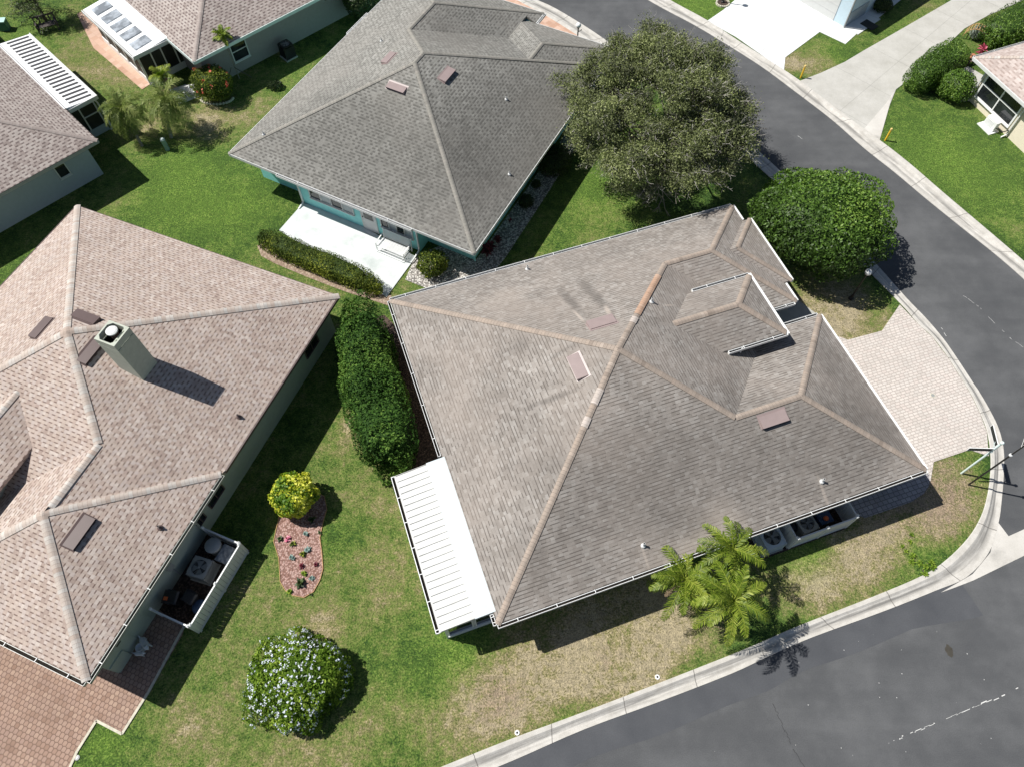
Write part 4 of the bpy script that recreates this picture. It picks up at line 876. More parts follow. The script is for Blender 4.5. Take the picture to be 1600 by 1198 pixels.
# windows on the side wall
for a, b in ((1.9,3.0),(10.2,11.2),(11.6,12.1)): window(K, (b,-.5), (a,-.5), 1.0, 2.1, (0,1), 2, 'brown_metal2', 'glass', False)
mb = MB(); mb.box(16.0, 16.06, -.5, -.46, .1, 2.3); mb.box(16.9, 16.96, -.5, -.46, .1, 2.3); mb.box(17.5,18.25,-.5,-.44,.0,.9); mb.build('wall_trim', M['sage_wall'], K.root)
mb = MB(); mb.box(17.2,17.45,-.5,-.38,1.5,1.9); mb.build('wall_lantern', M['iron'], K.root)
mb = MB(); mb.box(13.9,14.2,-.5,-.35,1.2,1.6); mb.tube((14.05,-.42,.3),(14.05,-.42,1.2),.03); mb.build('electric_meter', M['grey_metal'], K.root)
downspout(K, 12.1, -.4, 2.45, gy, 0, .35)

# ---- the turquoise house behind
Tq = House('house', G(357, 240, 2.6), -27.5, 'turquoise villa with weathered grey shingles and a white patio')
TW, TD = 15.44, 16.35
tS = plane(0,0,0,1); tW = plane(0,0,1,0); tE = plane(TW,0,-1,0); tN = plane(0,TD,0,-1)
p1 = (7.72,7.72); p2 = (7.72,TD-7.72); gu = 9.9; gh = gu/2; gV = 19.25; Sg = (gh,TD-gh); Tg = (gh,gV-gh)
wu0, wu1 = 8.56, TW; wh = (wu1-wu0)/2; wcx = (wu0+wu1)/2; wV = 18.08; Qw = (wcx,TD-wh); Rw = (wcx,wV-wh)
tGI = plane(gu,0,-1,0); tGF = plane(0,gV,0,-1); tWI = plane(wu0,0,1,0); tWF = plane(0,wV,0,-1)
xv = (gu+wu0)/2; zv = pz(tGI, xv, 0); yv = TD-(zv-2.6)/.42   # valley between the two front wings
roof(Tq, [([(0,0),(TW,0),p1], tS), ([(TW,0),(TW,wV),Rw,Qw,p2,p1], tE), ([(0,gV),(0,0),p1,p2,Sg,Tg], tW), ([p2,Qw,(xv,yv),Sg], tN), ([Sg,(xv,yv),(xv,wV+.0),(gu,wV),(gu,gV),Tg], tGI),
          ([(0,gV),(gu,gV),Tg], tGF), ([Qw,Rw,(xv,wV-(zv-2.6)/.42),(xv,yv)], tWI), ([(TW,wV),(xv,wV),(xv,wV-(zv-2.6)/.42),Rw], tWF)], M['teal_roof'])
caps(Tq, [(z3(p1,tS),(0,0,2.6),HD), (z3(p1,tS),(TW,0,2.6),HD), (z3(p1,tS),z3(p2,tW),.42), (z3(p2,tW),z3(Sg,tW),HD), (z3(Sg,tW),z3(Tg,tW),.42), (z3(Tg,tW),(0,gV,2.6),HD), (z3(Tg,tW),(gu,gV,2.6),HD),
          (z3(p2,tE),(TW,TD,2.62),HD), (z3(Qw,tE),z3(Rw,tE),.42), (z3(Rw,tE),(TW,wV,2.6),HD)], M['teal_cap'], .12)
walls(Tq, [(.5,1.25),(3.83,1.25),(3.83,.65),(11.6,.65),(11.6,1.45),(14.5,1.45),(14.5,17.4),(9.4,17.4),(9.4,18.7),(.5,18.7)], M['teal_wall'])
fascia(Tq, [((0,0),(TW,0)), ((TW,0),(TW,wV)), ((0,gV),(0,0)), ((gu,gV),(0,gV)), ((TW,wV),(gu,wV)), ((gu,wV),(gu,gV))], M['offwhite'], .17, 2.6)
gutter(Tq, [((3.3,0),(11.8,0)), ((gu,wV-.2),(gu,gV)), ((0,14.1),(0,11.8))], M['white'], 2.6, .1, 2.5)
downspout(Tq, 3.86, .57, 2.45, M['white'], 0, -.4); downspout(Tq, 11.57, .57, 2.45, M['white'], 0, -.4)
window(Tq, (4.55,.65), (7.45,.65), .85, 2.0, (0,-1), 4, 'offwhite', 'glass', True, .06, None, 'blind')
window(Tq, (9.25,.65), (11.25,.65), .85, 2.0, (0,-1), 4, 'offwhite', 'glass', True, .06, None, 'blind')
mb = MB(); mb.box(7.95,8.0,.585,.65,.05,2.1); mb.box(8.9,8.95,.585,.65,.05,2.1); mb.box(7.95,8.95,.585,.65,2.1,2.16); mb.box(8.0,8.9,.6,.65,.05,.95); mb.box(8.0,8.15,.6,.65,.95,2.1); mb.box(8.75,8.9,.6,.65,.95,2.1)
dr = mb.build('door', M['offwhite'], Tq.root); MB().box(8.15,8.75,.62,.65,.95,2.05).build('pane', M['glass'], dr); mb = MB(); mb.tube((8.07,.55,1.05),(8.07,.6,1.05),.035); mb.build('handle', M['iron'], dr)
window(Tq, (14.5,6.2), (14.5,7.2), 1.0, 2.0, (1,0), 2, 'offwhite')
vent(Tq, 620, 138, tS, M['brown_metal'], 1.1, .42); vent(Tq, 698, 118, tE, M['brown_metal'], 1.1, .42); vent(Tq, 608, 92, tW, M['brown_metal'], 1.0, .38)
for q in [(791,156,tE), (796,273,tE), (596,65,tW), (412,211,tS)]: pipe(Tq, *q, .04, .2)
mb = MB(); mb.tube((14.62,1.35,2.4),(14.62,1.35,.1),.04,.04,8); mb.build('hose_pipe', M['teal_wall'], Tq.root)

# ---- far left house
A = House('house', G(152.5, 219.5, 2.6), 135, 'taupe shingled villa cut by the left edge, white ribbed porch roof with dark stripes')
aL, aW = 20.0, 15.0; aE = plane(0,0,0,1); aS = plane(0,0,1,0); aX = plane(aL,0,-1,0); aY = plane(0,aW,0,-1)
pa, pb = (7.5,7.5), (aL-7.5,7.5)
roof(A, [([(0,0),(aL,0),pb,pa], aE), ([(0,0),pa,(0,aW)], aS), ([(0,aW),pa,pb,(aL,aW)], aY), ([(aL,0),(aL,aW),pb], aX)], M['far_roof'])
caps(A, [(z3(pa,aE),(0,0,2.6),HD), (z3(pa,aE),(0,aW,2.6),HD), (z3(pa,aE),z3(pb,aE),.42), (z3(pb,aE),(aL,0,2.6),HD)], M['far_cap'], .14)
walls(A, [(.75,.6),(aL-.7,.6),(aL-.7,aW-.6),(.75,aW-.6)], M['grey_wall'])
fascia(A, [((0,aW),(0,0)), ((0,0),(aL,0))], M['offwhite'], .2, 2.61); fascia(A, [((0,0),(0,aW)), ((aL,0),(0,0))], M['offwhite'], .2, 2.61, off=-.02)
window(A, (.75,2.1), (.75,2.7), 1.1, 1.9, (-1,0), 1, 'offwhite', 'glass', True); window(A, (.75,6.9), (.75,7.9), .6, 1.9, (-1,0), 2, 'offwhite', 'glass', True)
mb = MB(); q0, q1 = 3.65, 11.95; zz = lambda v: 2.62+(v)*.12
mb.hexa([(q0,-1.85,zz(-1.85)-.1),(q1,-1.85,zz(-1.85)-.1),(q1,.15,zz(0)-.1),(q0,.15,zz(0)-.1)], [(q0,-1.85,zz(-1.85)),(q1,-1.85,zz(-1.85)),(q1,.15,zz(.15)),(q0,.15,zz(.15))])
pr = mb.build('porch_roof', M['white_alu'], A.root)
mb = MB()
for i in range(21): u = q0+.35+(q1-q0-.6)*i/20; mb.beam((u,-1.72,zz(-1.72)+.006),(u,-.38,zz(-.38)+.006),.165,.02)
mb.build('roof_groove', plain('dark_grey_groove', (.05,.05,.055), .6, .2), pr)
mb = MB(); mb.box(q0-.03,q1,-1.92,-1.86,2.28,2.46); mb.box(q0-.08,q0-.03,-1.9,0,2.26,2.5); mb.build('gutter', M['offwhite'], A.root)
mb = MB(); mb.box(3.9,q1,-1.62,.6,-.02,.5); mb.build('porch_wall', M['grey_wall'], A.root)
mb = MB(); mb.box(3.95,q1,-1.57,.6,.5,2.25); mb.build('porch_screen', M['screen'], A.root)
for v in (-1.58, -.65, .2): MB().box(3.9,3.96,v-.04,v+.04,.5,2.3).build('post', M['offwhite'], A.root)
for u in np.arange(5.53, q1, 1.6): MB().box(u-.04,u+.04,-1.62,-1.56,.5,2.3).build('post', M['offwhite'], A.root)
MB().box(3.89,3.95,-1.6,-.65,1.35,1.4).build('rail', M['offwhite'], A.root)
downspout(A, 3.75, -1.75, 2.3, M['offwhite'], 0, .1)

# ---- house at the top with skylight porch
U = House('house', G(303, 97, 2.6), 43.7, 'grey walled villa at the top left with a white porch roof holding five clouded skylights')
bL, bW = 16.0, 14.0; vE = plane(0,0,0,1); vS = plane(0,0,1,0); pa, pb = (7,7), (bL-7,7)
roof(U, [([(0,0),(bL,0),pb,pa], vE), ([(0,0),pa,(0,bW)], vS), ([(0,bW),pa,pb,(bL,bW)], plane(0,bW,0,-1)), ([(bL,0),(bL,bW),pb], plane(bL,0,-1,0))], M['far_roof'])
caps(U, [(z3(pa,vE),(0,0,2.6),HD), (z3(pa,vE),(0,bW,2.6),HD), (z3(pa,vE),z3(pb,vE),.42), (z3(pb,vE),(bL,0,2.6),HD)], M['far_cap'], .14)
walls(U, [(.6,.75),(bL-.6,.75),(bL-.6,bW-.6),(.6,bW-.6)], M['greige_wall'])
fascia(U, [((0,0),(bL,0)), ((0,bW),(0,0))], M['fascia_mint'], .2, 2.61, off=.03, wd=.05)
window(U, (2.7,.75), (3.8,.75), .8, 2.1, (0,-1), 1, 'offwhite', 'glass', True, .06, None, None, 2)
k0, k1 = 3.15, 9.75; zz = lambda u: 2.62+u*.09
mb = MB(); mb.hexa([(-2.3,k0,zz(-2.3)-.1),(.15,k0,zz(0)-.1),(.15,k1,zz(0)-.1),(-2.3,k1,zz(-2.3)-.1)], [(-2.3,k0,zz(-2.3)),(.15,k0,zz(.15)),(.15,k1,zz(.15)),(-2.3,k1,zz(-2.3))])
pr = mb.build('porch_roof', M['white_alu'], U.root)
for i in range(5):
    v = k0+.45+i*(k1-k0-.55)/5; mb = MB(); mb.hexa([(-1.95,v,zz(-1.95)+.002),(-.75,v,zz(-.75)+.002),(-.75,v+.88,zz(-.75)+.002),(-1.95,v+.88,zz(-1.95)+.002)], [(-1.9,v+.05,zz(-1.9)+.05),(-.8,v+.05,zz(-.8)+.05),(-.8,v+.83,zz(-.8)+.05),(-1.9,v+.83,zz(-1.9)+.05)]); mb.build('skylight', M['skylight'], pr)
mb = MB(); mb.box(-2.42,-2.36,k0-.05,k1,2.22,2.42); mb.box(-2.36,-2.3,k0,k1,2.22,2.26); mb.box(-2.4,.1,k0-.07,k0-.02,2.28,2.52); mb.build('gutter', M['offwhite'], U.root)
MB().box(-2.05,.6,k0+.5,k1,-.02,.42).build('porch_wall', M['white'], U.root)
MB().box(-2.0,.6,k0+.55,k1,.42,2.3).build('porch_screen', M['screen'], U.root)
for v in np.arange(k0+.5, k1, 1.25): MB().box(-2.06,-1.98,v-.03,v+.05,.42,2.35).build('post', M['white'], U.root)
for u in (-1.2,-.5,.3): MB().box(u-.04,u+.04,k0+.48,k0+.54,.42,2.3).build('post', M['white'], U.root)
downspout(U, -2.1, k0+.35, 2.3, M['offwhite'], -.2, 0)

# ---- right house
D = House('house', G(1523, 90, 2.6), -68.8, 'cream house at the right edge under rosy shingles with a four pane porch window')
rL, rW = 12.0, 12.0; dN = plane(0,0,1,0); dW = plane(0,0,0,1)
roof(D, [([(0,0),(6,6),(0,rW)], dN), ([(0,0),(rL,0),(6,6)], dW), ([(0,rW),(6,6),(rL,rW)], plane(0,rW,0,-1)), ([(rL,0),(rL,rW),(6,6)], plane(rL,0,-1,0))], M['pink_roof'])
caps(D, [((6,6,5.12),(0,0,2.6),HD), ((6,6,5.12),(0,rW,2.6),HD)], M['left_cap'], .13)
walls(D, [(.9,.55),(rL-.6,.55),(rL-.6,rW-.6),(.9,rW-.6)], M['peach_wall'])
gutter(D, [((0,rW),(0,0)), ((0,0),(rL,0))][:1], M['offwhite'], 2.6, .08, 3.0); fascia(D, [((0,0),(rL,0))], M['offwhite'], .18, 2.6, off=.03); fascia(D, [((rL,0),(0,0))], M['offwhite'], .18, 2.6, off=-.08, wd=.05)
window(D, (1.15,.55), (4.15,.55), .55, 2.3, (0,-1), 2, 'white', 'glass', True, .1, None, None, 2)
downspout(D, .95, .42, 2.4, M['offwhite'], 0, 0); downspout(D, 4.4, .45, 2.4, M['offwhite'], 0, -.3)

# ---- pale blue house at the top right
E2 = House('house', G(1318, 43, 0), -50.8, 'pale blue house corner at the top edge with a grey garage door')
walls(E2, [(-9,0),(0,0),(0,9),(-9,9)], M['blue_wall'], 2.75)
mb = MB(); mb.box(-5.0,-.9,-.03,.03,0,2.2)
for i in range(4): mb.box(-5.0,-.9,-.045,-.03,.53*(i+1),.53*(i+1)+.02)
mb.build('garage_door', plain('pale_grey_door', (.60,.61,.60), .5, .03), E2.root)
q2 = [(-9.4,-.25),(.3,-.25),(.3,9.4),(-9.4,9.4)]
roof(E2, [([q2[0],q2[1],(-4.55,4.6)], plane(0,-.25,0,1,2.9)), ([q2[1],q2[2],(-4.55,4.6)], plane(.3,0,-1,0,2.9)), ([q2[2],q2[3],(-4.55,4.6)], plane(0,9.4,0,-1,2.9)), ([q2[3],q2[0],(-4.55,4.6)], plane(-9.4,0,1,0,2.9))], M['far_roof'])
mb = MB(); mb.beam((.05,-.05,2.8),(.05,-.05,.05),.09,.07); mb.build('downspout', M['grey_metal'], E2.root)
mb = MB(); mb.box(0,.04,.12,2.2,0,1.0); mb.build('stone_cladding', M['grey_wall'], E2.root)
tag(MB().box(0,1.0,0,.75,0,.02).build('doormat', M['dark_plastic'], None, loc=(*E2.world(.5,1.1),.052)), 'black doormat on the white slab by the pale blue house', 'doormat').rotation_euler.z = E2.t

slab('yard_floor', None, .028, M['mulch_dark'], .08, world=[K.world(*p) for p in ((12.0,-.55),(15.8,-.55),(15.8,1.62),(12.0,1.62))])
slab('yard_floor', None, .026, M['mulch_dark'], .08, world=[H.world(*p) for p in ((11.5,.5),(16.0,.5),(16.0,-.7),(11.5,-.7))])
# ------------------------------------------------------------------ things by the houses
def condenser(x, y, rz, label, s=.8, ht=.75, m='beige_metal', group=None):
    t = empty('ac_unit', (x, y, 0), rz, label, 'air conditioner', group); h_ = s/2
    mb = MB(); mb.box(-h_-.05,h_+.05,-h_-.05,h_+.05,.0,.07); mb.build('pad', M['mint_pad'], t)
    mb = MB(); mb.box(-h_+.03,h_-.03,-h_+.03,h_-.03,.07,ht-.2)
    for k in range(9):
        z = .12+k*(ht-.2)/9
        for a in (-1, 1): mb.box(-h_+.01,h_-.01,a*(h_-.02)-.012,a*(h_-.02)+.012,z,z+.03); mb.box(a*(h_-.02)-.012,a*(h_-.02)+.012,-h_+.035,h_-.035,z,z+.03)
    for a in (-1, 1):
        for b in (-1, 1): mb.box(a*(h_-.03)-.03,a*(h_-.03)+.03,b*(h_-.03)-.03,b*(h_-.03)+.03,.07,ht-.02)
    mb.build('cabinet', M[m], t)
    # top panel: a frame round the fan opening
    mb = MB(); n = 32; vs = []; r_ = h_*.78
    for i in range(n):
        a = 2*math.pi*i/n; c, q = math.cos(a), math.sin(a); k = h_/max(abs(c), abs(q))*.995; k = min(k, h_*1.28)
        vs += [(c*k, q*k, ht-.03), (c*k, q*k, ht+.01), (c*r_, q*r_, ht+.03), (c*r_, q*r_, ht-.12)]
    fs = []
    for i in range(n):
        j = (i+1) % n
        for k in range(3): fs.append((4*i+k, 4*j+k, 4*j+k+1, 4*i+k+1))
    mb.add(vs, fs); mb.build('top_panel', M[m], t)
    mb = MB(); mb.lathe((0,0,ht-.14), [(r_*1.05,-.03),(r_*1.05,-.02)], 24); mb.build('fan_well', M['black'], t)
    mb = MB()
    for k in range(1, 7):
        rr = r_*k/6.2
        for i in range(24):
            a0_, a1_ = 2*math.pi*i/24, 2*math.pi*(i+1)/24; mb.beam((rr*math.cos(a0_),rr*math.sin(a0_),ht+.025),(rr*math.cos(a1_),rr*math.sin(a1_),ht+.025),.009,.006)
    for i in range(8): a = math.pi*i/4; mb.beam((0,0,ht+.03),(r_*math.cos(a),r_*math.sin(a),ht+.03),.007,.007)
    mb.lathe((0,0,ht+.02), [(.06,0),(.06,.025)], 12); mb.build('fan_grille', M['grey_metal'], t)
    mb = MB()
    for i in range(4):
        a = math.pi*i/2+.4; c = Vector((math.cos(a), math.sin(a), 0)); q = Vector((-math.sin(a), math.cos(a), 0))
        mb.add([c*.05-q*.03+Vector((0,0,ht-.06)), c*r_*.85-q*.17+Vector((0,0,ht-.08)), c*r_*.9+q*.14+Vector((0,0,ht-.03)), c*.05+q*.03+Vector((0,0,ht-.03))], [(0,1,2,3)])
    mb.build('fan', M['grey_metal'], t); return t
def fence_panel(h, a, b, ht, label, group, boards=True, m='vinyl', name='fence'):
    A_ = Vector((*h.world(*a), 0)); B_ = Vector((*h.world(*b), 0)); d = B_-A_; L = d.length
    t = empty(name, A_, math.atan2(d.y, d.x), label, 'fence', group)
    mb = MB(); n = max(2, int(L/.19))
    for i in range(n): mb.box(.07+(L-.14)*i/n+.006, .07+(L-.14)*(i+1)/n-.006, -.012, .012, .09, ht-.06)
    mb.build('boards', M[m], t)
    mb = MB(); mb.box(.06,L-.06,-.03,.03,ht-.07,ht); mb.build('top_rail', M[m], t)
    mb = MB(); mb.box(.06,L-.06,-.03,.03,.03,.1); mb.build('bottom_rail', M[m], t)
    k = max(1, round(L/1.9))
    for i in range(k+1):
        x = .05+(L-.1)*i/k; mb = MB(); mb.box(x-.05,x+.05,-.05,.05,0,ht+.05); mb.hexa([(x-.06,-.06,ht+.05),(x+.06,-.06,ht+.05),(x+.06,.06,ht+.05),(x-.06,.06,ht+.05)],[(x-.01,-.01,ht+.1),(x+.01,-.01,ht+.1),(x+.01,.01,ht+.1),(x-.01,.01,ht+.1)]); mb.build('post', M[m], t)
    return t
# left house side yard
gK = 'white vinyl screen fences beside the pink tan house'
fence_panel(K, (15.72,1.6), (12.1,1.6), 1.15, 'long white vinyl fence panel facing the lawn beside the pink tan house', gK)
fence_panel(K, (12.1,1.6), (12.1,-.3), 1.15, 'upper short white fence side panel next to the round lidded bin', gK)
fence_panel(K, (15.75,1.6), (15.75,-.3), 1.15, 'lower short white fence side panel next to the black wheeled bin', gK)
x, y = K.world(13.55, .42); condenser(x, y, K.t+.1, 'blue grey air conditioner inside the fenced yard of the pink tan house', .85, .8, 'grey_metal')
def bin_round(x, y, label, m, lid, r=.3, h=.75):
    t = empty('trash_can', (x, y, 0), .3, label, 'trash can'); mb = MB(); mb.lathe((0,0,0), [(r*.78,0),(r*.82,.03),(r*.97,h-.04),(r,h)], 20); mb.build('body', m, t)
    mb = MB(); mb.lathe((0,0,h), [(r*1.06,-.05),(r*1.08,.0),(r*.95,.03),(r*.5,.07),(r*.1,.08)], 20); l = mb.build('lid', lid, t, True)
    mb = MB(); mb.beam((-.08,0,h+.1),(.08,0,h+.1),.03,.02); mb.build('handle', lid, t)
    return t
def bin_wheel(x, y, rz, label, m, h=.95, w_=.56):
    t = empty('wheelie_bin', (x, y, 0), rz, label, 'wheeled bin'); a, b = w_/2, w_/2*.85
    mb = MB(); mb.hexa([(-b*.8,-a*.75,.05),(b*.8,-a*.75,.05),(b*.8,a*.75,.05),(-b*.8,a*.75,.05)],[(-b,-a,h),(b,-a,h),(b,a,h),(-b,a,h)]); mb.build('body', m, t)
    mb = MB(); mb.hexa([(-b-.04,-a-.03,h),(b+.03,-a-.03,h),(b+.03,a+.03,h),(-b-.04,a+.03,h)],[(-b+.02,-a+.04,h+.08),(b-.02,-a+.04,h+.05),(b-.02,a-.04,h+.05),(-b+.02,a-.04,h+.08)]); mb.build('lid', m, t)
    for s_ in (-1, 1): mb = MB(); mb.tube((-b*.8,s_*a*.7-.03,.1),(-b*.8,s_*a*.7+.03,.1),.1,.1,14); mb.build('wheel', M['dark_plastic'], t)
    mb = MB(); mb.tube((-b-.05,-a*.7,h-.02),(-b-.05,a*.7,h-.02),.018); mb.build('handle', m, t); return t
x, y = K.world(12.55, .45); bin_round(x, y, 'grey round lidded trash can in the corner of the white fenced yard', M['grey_metal'], plain('dusty_grey_lid', (.34,.35,.35), .6, .1), .32, .9)
x, y = K.world(12.65, 1.15); t = empty('crate_bin', (x, y, 0), K.t, 'square grey bin with a wrinkled cover by the white fence', 'storage bin')
MB().hexa([(-.26,-.26,0),(.26,-.26,0),(.26,.26,0),(-.26,.26,0)],[(-.33,-.33,.68),(.33,-.33,.68),(.33,.33,.68),(-.33,.33,.68)]).build('body', M['grey_metal'], t)
mb = MB(); rnd = random.Random(8); n_ = 7; vs = [((i/(n_-1)-.5)*.74, (j/(n_-1)-.5)*.74, .70+rnd.uniform(0, .07)) for i in range(n_) for j in range(n_)]
mb.add(vs, [(i*n_+j, (i+1)*n_+j, (i+1)*n_+j+1, i*n_+j+1) for i in range(n_-1) for j in range(n_-1)]); mb.add([(-.37,-.37,.6),(.37,-.37,.6),(.37,.37,.6),(-.37,.37,.6),(-.37,-.37,.72),(.37,-.37,.72),(.37,.37,.72),(-.37,.37,.72)], [(0,1,5,4),(1,2,6,5),(2,3,7,6),(3,0,4,7)]); mb.build('cover', plain('wrinkled_cover', (.26,.28,.30), .5, .3, 9), t)
x, y = K.world(15.05, .1); tb = bin_wheel(x, y, K.t+.25, 'black wheeled bin with an orange sticker beside the wall', M['dark_plastic']); MB().box(.02,.17,-.2,-.02,1.075,1.08).build('sticker', M['orange'], tb)
x, y = K.world(14.75, .75); bin_wheel(x, y, K.t-.1, 'black wheeled bin in the middle of the fenced yard', M['dark_plastic'], .85, .5)
x, y = K.world(14.9, 1.2); bin_round(x, y, 'dark blue round tub tucked behind the long white fence panel', M['blue_plastic'], M['blue_plastic'], .28, .5)
# two painted plaster dogs and a planter by the wall
def dog(x, y, rz, label, s=1.0):
    t = empty('dog_statue', (x, y, .035), rz, label, 'statue'); bm = bmesh.new()
    ch = [((-.24,0,.34),.11),((-.08,0,.36),.12),((.1,0,.37),.13),((.22,0,.46),.075),((.29,0,.56),.085),((.40,0,.54),.045)]
    legs = [[((-.24,.07,.3),.06),((-.27,.08,.17),.035),((-.23,.08,.02),.03)], [((-.24,-.07,.3),.06),((-.27,-.08,.17),.035),((-.23,-.08,.02),.03)], [((.14,.08,.32),.055),((.15,.08,.16),.034),((.16,.08,.02),.03)], [((.14,-.08,.32),.055),((.15,-.08,.16),.034),((.16,-.08,.02),.03)]]
    tail = [((-.32,0,.38),.03),((-.42,0,.48),.018)]; ear = [((.26,.07,.62),.03),((.24,.10,.54),.02)], [((.26,-.07,.62),.03),((.24,-.10,.54),.02)]
    V = []; E = []; Rd = []
    def chain(c, root=None):
        pr = root
        for p, r_ in c:
            V.append([q*s for q in p]); Rd.append(r_*s); i = len(V)-1
            if pr is not None: E.append((pr, i))
            pr = i
    chain(ch); 
    for l, rt in zip(legs, (0, 0, 2, 2)): chain(l, rt)
    chain(tail, 0); chain(ear[0], 4); chain(ear[1], 4)
    me = bpy.data.meshes.new('body'); me.from_pydata(V, E, []); me.materials.append(M['statue']); o = bpy.data.objects.new('body', me); COL.objects.link(o); o.parent = t
    md = o.modifiers.new('Skin', 'SKIN'); 
    if not me.skin_vertices: bpy.context.view_layer.objects.active = o
    for i, sv in enumerate(me.skin_vertices[0].data if me.skin_vertices else []): sv.radius = (Rd[i], Rd[i])
    sb = o.modifiers.new('Sub', 'SUBSURF'); sb.levels = 1; sb.render_levels = 2
x, y = K.world(16.95, -.05); dog(x, y, K.t+1.2, 'larger pale grey dog statue standing by the sage wall near the paver walk')
x, y = K.world(17.35, -.05); dog(x, y, K.t+1.9, 'smaller pale grey dog statue, lowest of the garden figures by the sage wall', .7)
x, y = K.world(17.15, -.15); t = empty('garden_urn', (x, y, .03), 0, 'pale ornate garden urn standing between the two dog statues', 'urn'); mb = MB(); mb.lathe((0,0,0), [(.12,0),(.13,.03),(.06,.1),(.07,.16),(.16,.3),(.18,.38),(.14,.38),(.1,.3)], 14); mb.build('bowl', M['statue'], t, True)

# middle house yard
gM = 'white vinyl screen fences beside the middle house'
fence_panel(H, (13.05,-.62), (15.98,-.62), 1.3, 'long white vinyl fence panel facing the dry verge of the middle house', gM)
fence_panel(H, (13.05,-.62), (13.05,.45), 1.3, 'short white fence side panel between the two air conditioners', gM)
fence_panel(H, (15.98,-.62), (15.98,.45), 1.3, 'short white fence side panel at the dark paver pad', gM)
x, y = H.world(12.3, -.1); condenser(x, y, H.t, 'pale blue grey air conditioner outside the white fence by the palms', .95, .85, 'pale_cabinet')
x, y = H.world(14.05, -.05); condenser(x, y, H.t+.06, 'beige air conditioner inside the white fence with bins', .8, .8)
x, y = H.world(13.4, .05); bin_round(x, y, 'dark red round trash can tucked behind the white fence', plain('dark_red_plastic', (.10,.01,.015), .5, .1), M['dark_plastic'], .22, .7)
x, y = H.world(14.85, -.05); t = bin_wheel(x, y, H.t, 'dark blue wheeled bin with an orange ball on its lid', M['blue_plastic'], .95, .6)
x, y = H.world(14.75, -.2); t = empty('play_ball', (x, y, 1.03), 0, 'orange ball lying on the lid of the dark blue bin', 'ball'); mb = MB(); mb.lathe((0,0,.11), [(.11*math.sin(a), -.11*math.cos(a)) for a in [.05+i*.304 for i in range(11)]], 16); mb.build('body', M['orange'], t, True)
# teal house bench
x, y = Tq.world(10.35, .0); t = empty('garden_bench', (x, y, .05), Tq.t, 'white slatted glider bench against the turquoise wall on the patio', 'bench')
mb = MB()
for k in range(9): mb.box(-.85,.85,-.42+k*.075,-.42+k*.075+.05,.40,.42)
mb.build('seat', M['white'], t); mb = MB()
for k in range(8): z = .47+k*.065; mb.beam((-.85,.27+k*.02,z),(.85,.27+k*.02,z),.02,.045)
mb.build('backrest', M['white'], t)
for s_ in (-1, 1):
    mb = MB(); mb.beam((s_*.88,-.42,.62),(s_*.88,.3,.66),.06,.03); mb.beam((s_*.88,-.42,.05),(s_*.88,-.42,.62),.04,.04); mb.beam((s_*.88,.35,.05),(s_*.88,.42,1.0),.04,.04); mb.build('armrest', M['white'], t)
    mb = MB(); mb.beam((s_*.7,-.5,.02),(s_*.7,.45,.02),.05,.04); mb.beam((s_*.7,-.3,.02),(s_*.7,-.2,.4),.03,.03); mb.build('leg', M['white'], t)
mb = MB(); mb.beam((-.88,-.5,.06),(.88,-.5,.06),.04,.04); mb.beam((-.88,-.42,.22),(.88,-.42,.22),.03,.03); mb.build('stretcher', M['white'], t)
# top house things
x, y = U.world(6.0, -.15); condenser(x, y, U.t, 'dark blue topped air conditioner on a pad at the grey wall of the top house', .75, .95, 'dark_plastic')
# right house mini split
x, y = D.world(3.4, -.05); t = empty('ac_unit', (x, y, 0), D.t, 'white slim air conditioner on a pad below the four pane window', 'air conditioner')
MB().box(-.55,.55,-.35,.4,0,.06).build('pad', M['white'], t); MB().box(-.42,.42,-.05,.25,.06,.66).build('cabinet', M['white'], t)
mb = MB()
for k in range(7): mb.box(-.36,.2,-.07,-.05,.15+k*.065,.17+k*.065)
mb.build('fan_grille', M['offwhite'], t); mb = MB(); pts = [(.45,.1,.3),(.6,.15,.35),(.75,.3,.2),(1.0,.42,.5)]
for a, b in zip(pts, pts[1:]): mb.tube(a, b, .03)
mb.build('refrigerant_pipe', M['dark_plastic'], t)
# path walker trellis at upper right
x, y = G(1521, 62); t = empty('garden_arch', (x, y, 0), R(-35), 'small tan timber arch among flowers at the upper right hedge', 'garden arch')
mb = MB()
for s_ in (-.35, .35):
    pr_ = None
    for i in range(13):
        a = math.pi*i/12; p = Vector((-.7*math.cos(a), s_, .15+.75*math.sin(a)))
        if pr_ is not None: mb.beam(pr_, p, .05, .04)
        pr_ = p
mb.build('arch_rib', M['trellis'], t); mb = MB()
for i in range(1, 12): a = math.pi*i/12; mb.beam((-.7*math.cos(a),-.36,.16+.76*math.sin(a)),(-.7*math.cos(a),.36,.16+.76*math.sin(a)),.04,.03)
mb.build('slats', M['trellis'], t)
x, y = G(1512, 98); t = empty('plant_rack', (x, y, 0), R(30), 'brown wooden plant rack with terracotta pots below the tan arch', 'plant rack'); mb = MB()
for k in range(4): mb.box(-.4,.4,-.3+k*.17,-.18+k*.17,.3,.33)
for a in (-.36,.36):
    for b in (-.26,.3): mb.box(a-.025,a+.025,b-.025,b+.025,0,.3)
mb.build('shelf', M['bark_dark'], t)
for a in (-.22, .15): mb = MB(); mb.lathe((a,0,.33), [(.08,0),(.12,.18),(.13,.2),(.1,.2)], 12); mb.build('pot', M['terracotta'], t)

